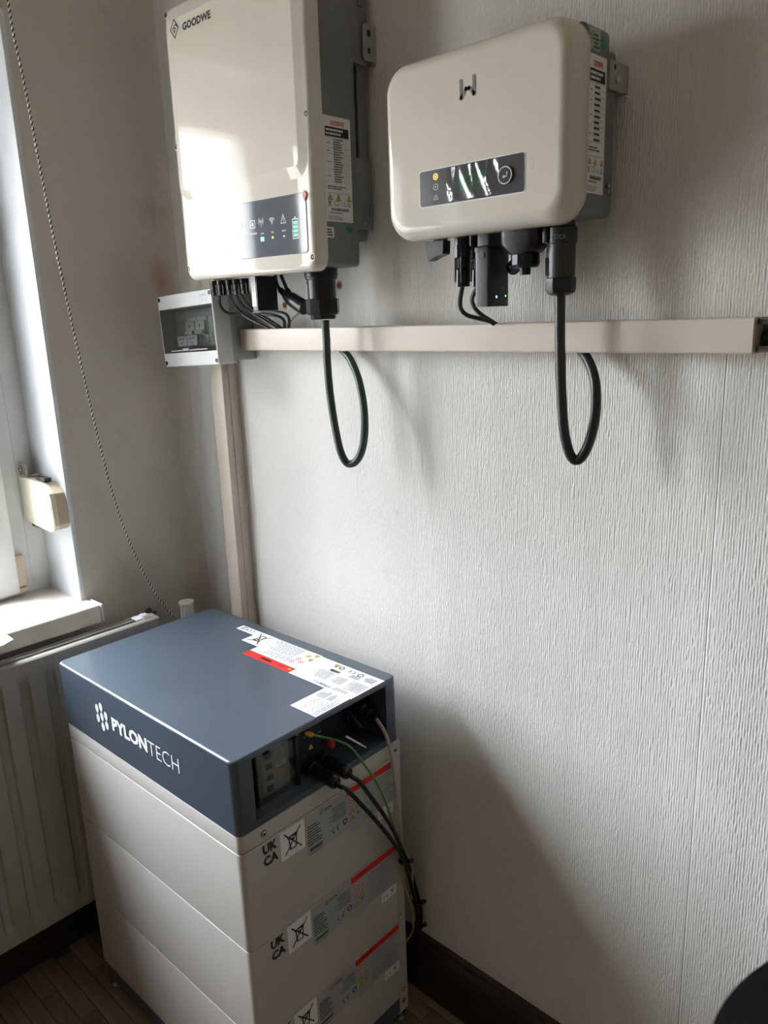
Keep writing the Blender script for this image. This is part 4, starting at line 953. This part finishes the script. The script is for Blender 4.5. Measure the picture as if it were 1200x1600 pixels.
g = G(); g.box(-.0840, -.0400, .035, .205, .622, .7225, .001); g.box(-.0840, -.0700, .205, .3225, .622, .7225); pnl = cu.part('connection_panel', g, M_SLATED)
SP = side(-.0400)
g = G(); g.m(M_PGREY); y0, y1, z0, z1 = .0644, .1280, .624, .701
g.m(mat('olive_breaker', (.42,.44,.36), .4)).box(-.040, -.030, y0, y1, z0, z1, .001)
for i in range(4): zz = z0+.012+i*.0185; g.m(M_INK).box(-.032, -.022, y0+.012, y0+.024, zz, zz+.009, .001)
g.m(mat('olive_breaker', (.20,.22,.16), .4)).box(-.032, -.024, y0+.004, y0+.028, z0+.008, z1-.006, .001)
mb_ = cu.part('main_breaker', g)
g = G(); g.m(M_WHITE).slab(side(-.030), .110, .669, .020, .009, .001, 0, .0006); g.m(M_INK).text(side(-.030), 'ON', .1035, .6665, .008, .005, .0009); g.m(M_ORG).slab(side(-.030), .108, .658, .018, .008, .001, 0, .001); cu.part('breaker_tag', g, parent=mb_, fix=False)
g = G(); g.box(-.022, -.0205, y0-.006, y1+.004, z0-.006, z1+.002); g.mats = [M_SMOKE]; cu.part('breaker_cover', g, label='clear hinged breaker cover')
g = G(); g.box(-.030, -.018, y1+.004, y1+.010, z0-.004, z1+.004, .001); cu.part('cover_hinge', g, M_BLACK)
g = G(); g.box(-.040, -.020, y0-.010, y0-.006, z0-.006, z1+.004, .001); cu.part('cover_hinge', g, M_BLACK)
for zz in (.700, .640): 
    g = G(); g.lathe((-.040, .148, zz), (1,0,0), [(.006,0),(.006,.006),(.004,.009)], 6); cu.part('hex_bolt', g, mat('dark_steel', (.10,.10,.10), .35, .7), sharp=20)
g = G(); g.tri(SP, .1885, .6565, .0090, .0006) if False else None
g.m(M_YINK); g.tri(SP, .1815, .6585, .0062, .0006); cu.part('hazard_sign', g, label='yellow electric hazard triangle', fix=False)
g = G(); g.m(M_GINK).ring(SP, .1700, .6830, .0025, .0032, .0006, 12); g.rect(SP, .1698, .6805, .1702, .6855, .0006); g.ring(SP, .1680, .6480, .0018, .0024, .0006, 12); g.rect(SP, .200, .676, .206, .678, .0006); cu.part('printed_symbols', g, fix=False)
g = G(); g.lathe((-.070, .2530, .6230+.0), (1,0,0), [(.012,0),(.012,.010)], 20); 
g = G(); g.lathe((-.050, .2300, .6385), (1,0,0), [(.0078,-.001),(.0078,.006),(.0064,.007),(.0064,.010),(.0045,.012)], 22); cu.part('push_button', g, M_RED, label='round red push button')
for (yy, zz) in ((.285,.690), (.300,.655), (.262,.700)):
    g = G(); g.lathe((-.070, yy, zz), (1,0,0), [(.014,0),(.014,.010),(.010,.012),(.010,.018)], 18); cu.part('socket', g, M_BLACK)
g = G()
for (yy, zz) in ((.250,.700), (.274,.682), (.232,.690)): g.lathe((-.069, yy, zz), (1,0,0), [(.003,0),(.003,.004)], 8)
cu.part('panel_screw', g, M_STEEL)
g = G(); g.tube([(-.060,.262,.700),(-.030,.262,.690),(-.004,.2650,.668)], .0035, 8); cu.part('antenna_lead', g, M_BLACK)
la, lb = bS(539,1150,-.012), bS(571,1168,-.002)
g = G(); g.cyl(la, lb, .0026, .0022); cu.part('antenna', g, M_STEEL, label='short metal rod')
# front lettering of the control unit (outward -y)
FB = front(-.0008)
g = G(); g.m(M_WINK)
def blob(cx, cz, w_=.0115, h_=.0165):
    g.flat(FB, [(cx+w_/2*math.copysign(abs(math.cos(t*PI/10))**.9, math.cos(t*PI/10)), cz+h_/2*math.copysign(abs(math.sin(t*PI/10))**1.15, math.sin(t*PI/10))) for t in range(20)], .0004)
for (a, zs) in ((-.3985, (.6840,.6650)), (-.3835, (.6915,.6725,.6530)), (-.3685, (.6790,.6605))):
    for zz in zs: blob(a, zz)
    g.rect(FB, a-.0009, zs[-1], a+.0009, zs[0], .0004)
cu.part('logo', g, label='white printed logo of seven leaf shapes', fix=False)
g = G(); g.m(M_WINK).text(FB, 'PYLON', -.3490, .6585, .1140, .0265, .0004, .045); g.text(FB, 'TECH', -.2320, .6580, .0900, .0262, .0004, -.012); cu.part('lettering', g, label='large white lettering PYLONTECH', fix=False)
# top labels, printed to be read from behind (u towards -x, v towards -y)
FT = Fr((0,0,ZT), (-1,0,0), (0,-1,0)); d1, d2 = .0005, .0008
g = G(); g.m(M_WHITE).rect(FT, .290, -.3275, .398, -.3085, d1); g.m(M_INK).ce(FT, .352, -.3240, .010, d2); g.lines(FT, .380, -.3260, .394, -.3110, 3, d2); g.bin(FT, .373, -.318, .0055, d2); cu.part('small_top_label', g, label='narrow white label with CE mark', fix=False)
g = G(); g.m(M_WHITE).rect(FT, .2905, -.3265, .3415, -.2785, d1+.0001); g.m(M_INK).bin(FT, .3160, -.3030, .0175, d2); cu.part('disposal_label', g, label='white label with crossed out bin', fix=False)
g = G(); g.m(M_WHITE).rect(FT, .158, -.3265, .2900, -.2600, d1); g.m(M_GINK).lines(FT, .200, -.3240, .287, -.2850, 14, d2, .4); g.lines(FT, .195, -.2830, .287, -.2650, 6, d2, .4)
for (a, b) in ((.165,.318), (.180,.309), (.164,.300)): g.tri(FT, a, -b, .0052, d2)
for (a, b) in ((.186,.290), (.172,.284), (.188,.276)): g.m(M_RINK).ring(FT, a, -b, .0038, .0052, d2, 14); g.stroke(FT, [(a-.003,-b+.003),(a+.003,-b-.003)], .0009, d2+.0001)
cu.part('instruction_label', g, label='white instruction label full of small print', fix=False)
g = G(); g.m(M_RINK).rect(FT, .159, -.2595, .2895, -.2410, d1); g.m(M_INK).text(FT, 'WARNING', .215, -.2550, .032, .0080, d2, .03); g.lines(FT, .180, -.2540, .205, -.2480, 2, d2, .4); g.tri(FT, .166, -.2500, .0045, d2); cu.part('warning_strip', g, label='red warning strip', fix=False)
g = G(); g.m(M_WHITE).rect(FT, .001, -.3245, .158, -.2415, d1); g.m(M_INK)
g.ring(FT, .048, -.3130, .0042, .0062, d2, 14); g.ce(FT, .062, -.3175, .0095, d2); g.ring(FT, .094, -.3130, .0035, .0060, d2, 6); g.tri(FT, .108, -.3135, .0060, d2); g.m(M_INK)
u = .084
while u < .108:
    l = random.choice((.0006, .001)); g.rect(FT, u, -.3005, u+l, -.2935, d2); u += l+.0005
g.lines(FT, .010, -.3160, .034, -.3000, 5, d2, .4); g.lines(FT, .040, -.3060, .066, -.2960, 3, d2, .4); g.m(M_GINK).lines(FT, .086, -.2900, .125, -.2620, 9, d2, .45); g.lines(FT, .052, -.2880, .080, -.2640, 7, d2, .45); g.lines(FT, .006, -.2900, .044, -.2600, 9, d2, .45); g.lines(FT, .020, -.2560, .060, -.2460, 3, d2, .45)
g.m(M_INK).text(FT, 'PYLON', .066, -.2520, .018, .0060, d2, .03); g.m(M_GINK).text(FT, 'TECH', .085, -.2520, .015, .0060, d2); g.m(M_INK).ring(FT, .0615, -.249, .002, .003, d2, 10)
cu.part('data_label', g, label='large white data label', fix=False)
FU = Fr((0,0,ZT), (0,1,0), (-1,0,0))
g = G(); g.m(M_WHITE).rect(FU, .1650, .0030, .2415, .0645, d1); g.m(M_GINK)
for (a, b) in ((.174,.020), (.174,.038), (.194,.020), (.194,.038)): g.stroke(FU, [(a,b),(a+.014,b),(a+.014,b+.011),(a,b+.011),(a,b)], .0007, d2); g.stroke(FU, [(a+.002,b+.002),(a+.007,b+.008),(a+.012,b+.003)], .0008, d2)
g.lines(FU, .214, .022, .236, .034, 4, d2, .45); g.lines(FU, .214, .038, .238, .058, 6, d2, .45); g.lines(FU, .168, .006, .238, .017, 3, d2, .4); cu.part('diagram_label', g, label='white label with small wiring diagrams', fix=False)
# battery cables
def bcab(name, pts, r, mt, label, group=None):
    g = G(); g.tube([BA+Matrix.Rotation(BYAW, 3, 'Z') @ Vector(p) for p in pts], r, 10, 6); return single(name, g, mt, label, 'cable', group)
def plug(yy, zz, label):
    t_ = BT('battery_plug', label, 'connector', 'round black battery plugs')
    g = G(); g.lathe((-.040, yy, zz), (1,-.04,-.03), [(.0120,0),(.0120,.014),(.0098,.016),(.0098,.052),(.0110,.053),(.0110,.066),(.0090,.069),(.0060,.070)], 18); t_.part('body', g, M_BLACK)
    g = G(); g.box(-.024, .008, yy-.003, yy+.003, zz+.0085, zz+.0112, .001); t_.part('latch', g, M_BLACK)
plug(.1745, .6270, 'left round black plug in the battery connection bay'); plug(.2020, .6300, 'right round black plug in the battery connection bay, under the hazard sign')
def pS(x, y, X): return tuple(bS(x, y, X))
T1 = [(.028,.1715,.6250), (.038,.1715,.622), pS(541,1233,.045), pS(565,1258,.048), pS(588,1283,.046), pS(610,1310,.038), pS(627,1337,.026), pS(637,1362,.012), pS(643,1385,.004), pS(649,1408,-.004), pS(652,1428,-.008), pS(651,1446,-.012), pS(644,1460,-.018), pS(633,1470,-.026)]
T2 = [(.028,.1990,.6280), (.038,.1990,.625), pS(562,1222,.046), pS(580,1246,.046), pS(599,1272,.042), pS(617,1302,.034), pS(632,1335,.022), pS(642,1360,.006), pS(649,1384,-.002), pS(655,1408,-.010), pS(658,1428,-.014), pS(656,1448,-.018), pS(648,1462,-.024), pS(634,1475,-.032)]
bcab('battery_cable', T1, .0037, M_BLACK, 'front black battery cable drooping from the left plug towards the wall', 'black battery cables')
bcab('battery_cable', T2, .0037, M_BLACK, 'rear black battery cable drooping from the right plug towards the wall', 'black battery cables')
gg = BT('earth_wire', 'thin green earth wire with an orange lug curving out of the connection bay', 'wire')
g = G(); g.tube([pS(489,1148,-.032), pS(505,1152,-.030), pS(527,1157,-.012), pS(548,1168,.004), pS(568,1193,.014), pS(588,1222,.020), pS(603,1255,.022), pS(614,1290,.022), pS(623,1318,.018), pS(633,1346,.012)], .0021, 8); gg.part('wire', g, M_GRNW)
g = G(); g.tube([pS(630,1344,.014), pS(630,1372,.008), pS(636,1396,.002), pS(643,1418,-.004), pS(646,1440,-.008), pS(644,1456,-.014), pS(633,1473,-.024)], .0018, 8); gg.part('lower_wire', g, M_YELW, label='yellow green lower length')
g = G(); a, b = Vector(pS(479,1146,-.036)), Vector(pS(491,1149,-.031)); g.lathe(a, b-a, [(.002,-.004),(.0040,0),(.0048,.003),(.0044,.011),(.0025,.013)], 14); gg.part('lug', g, M_ORG, label='orange lug')
pgc = BT('network_cable', 'grey cable dropping from the black gland at the rear of the connection bay', 'cable')
g = G(); g.tube([(-.030,.3140,.672), pS(592,1129,-.010), pS(600,1142,-.002), pS(607,1160,.008), pS(612,1182,.012), pS(616,1215,.012), pS(620,1250,.012), pS(625,1290,.012), pS(629,1325,.012), (.010,.362,.352), (.004,.372,.31), (-.006,.380,.26)], .0033, 10); pgc.part('sheath', g, M_GREYC)
g = G(); g.lathe((-.050,.3080,.678), (1,.05,-.35), [(.013,-.01),(.013,.012),(.009,.016),(.009,.026),(.0065,.028),(.0065,.040)], 16); pgc.part('gland', g, M_BLACK)
for k_, (q, X_, l_) in enumerate((((631,1346),.0150,'upper zip tie with a tail around the cable bundle at the battery edge'), ((652,1410),-.0070,'middle zip tie around the cable bundle behind the battery'), ((653,1446),-.0150,'lowest zip tie around the cable bundle behind the battery'))):
    t_ = BT('zip_tie', l_, 'zip tie', 'black zip ties on the cable bundle')
    c = Vector(pS(*q, X_))
    g = G(); g.lathe(c+Vector((0,0,-.002)), (.15,.3,1), [(.0105,0),(.0110,.001),(.0110,.0035),(.0105,.0045)], 18); t_.part('band', g, M_BLACK)
    g = G(); g.lathe(c+Vector((.006,.006,.001)), (.7,.5,.1), [(.002,0),(.0045,.003),(.0045,.007),(.002,.010)], 10); t_.part('lock_head', g, M_BLACK)
# ------------------------------------------------------------------ small things
for q, l_ in (((530,446),'rusty brown nail head in the wall right of the large gland'), ((445,477),'reddish wall plug hole under the slanted black plug')):
    p = onY(*q, 0); g = G(); g.lathe((p.x, 0, p.z), (0,-1,0), [(.005,0),(.0045,.0015),(.002,.0022)], 12); single('wall_plug', g, mat('rust_brown', (.16,.05,.03), .7), l_, 'wall plug')
# ------------------------------------------------------------------ chair form at the near right, standing in for an unidentified dark blur
U_ = Vector((.72, .69, 0)).normalized(); RB = .07; BWD = .42; DK = .36
C0 = CAM+ray(1254, 1656)*DK - U_*(RB*.293) + Vector((0,0,RB*.293))       # top left corner of the backrest
PC = C0 + U_*(BWD/2); bx_, by_ = PC.x, PC.y
ch = Thing('chair_stand_in', 'black chair form standing in for an unidentified dark blurred shape at the lower right', 'chair', (bx_, by_, 0))
g = G(); zt = C0.z
FBk = Fr((bx_, by_, 0), U_, (0,0,1))
g.slab(FBk, 0, zt-.27, BWD, .54, RB, -.05, .0, .012, 10, 6); ch.part('backrest', g, M_TILE, sharp=70)
g = G(); g.box(bx_-.03, bx_+.03, by_-.02, by_+.01, .36, zt-.3, .01); ch.part('back_support', g, M_BLACK)
g = G(); g.slab(top(.42), bx_+.02, by_-.26, .48, .46, .10, 0, .08, .03, 8, 4); ch.part('seat', g, M_TILE, sharp=70)
g = G(); g.cyl((bx_+.02, by_-.26, .08), (bx_+.02, by_-.26, .42), .025); ch.part('column', g, M_STEEL)
for i in range(5):
    a = i*2*PI/5; e_ = Vector((bx_+.02+.27*math.cos(a), by_-.26+.27*math.sin(a), .07))
    g = G(); g.cyl((bx_+.02, by_-.26, .11), e_, .022, .014); lg = ch.part('leg', g, M_BLACK)
    g = G(); g.lathe((e_.x-.012, e_.y, .0275), (1,0,0), [(.0275,0),(.0275,.024)], 16); g.cyl(e_, (e_.x, e_.y, .03), .006); ch.part('caster', g, M_BLACK, lg)
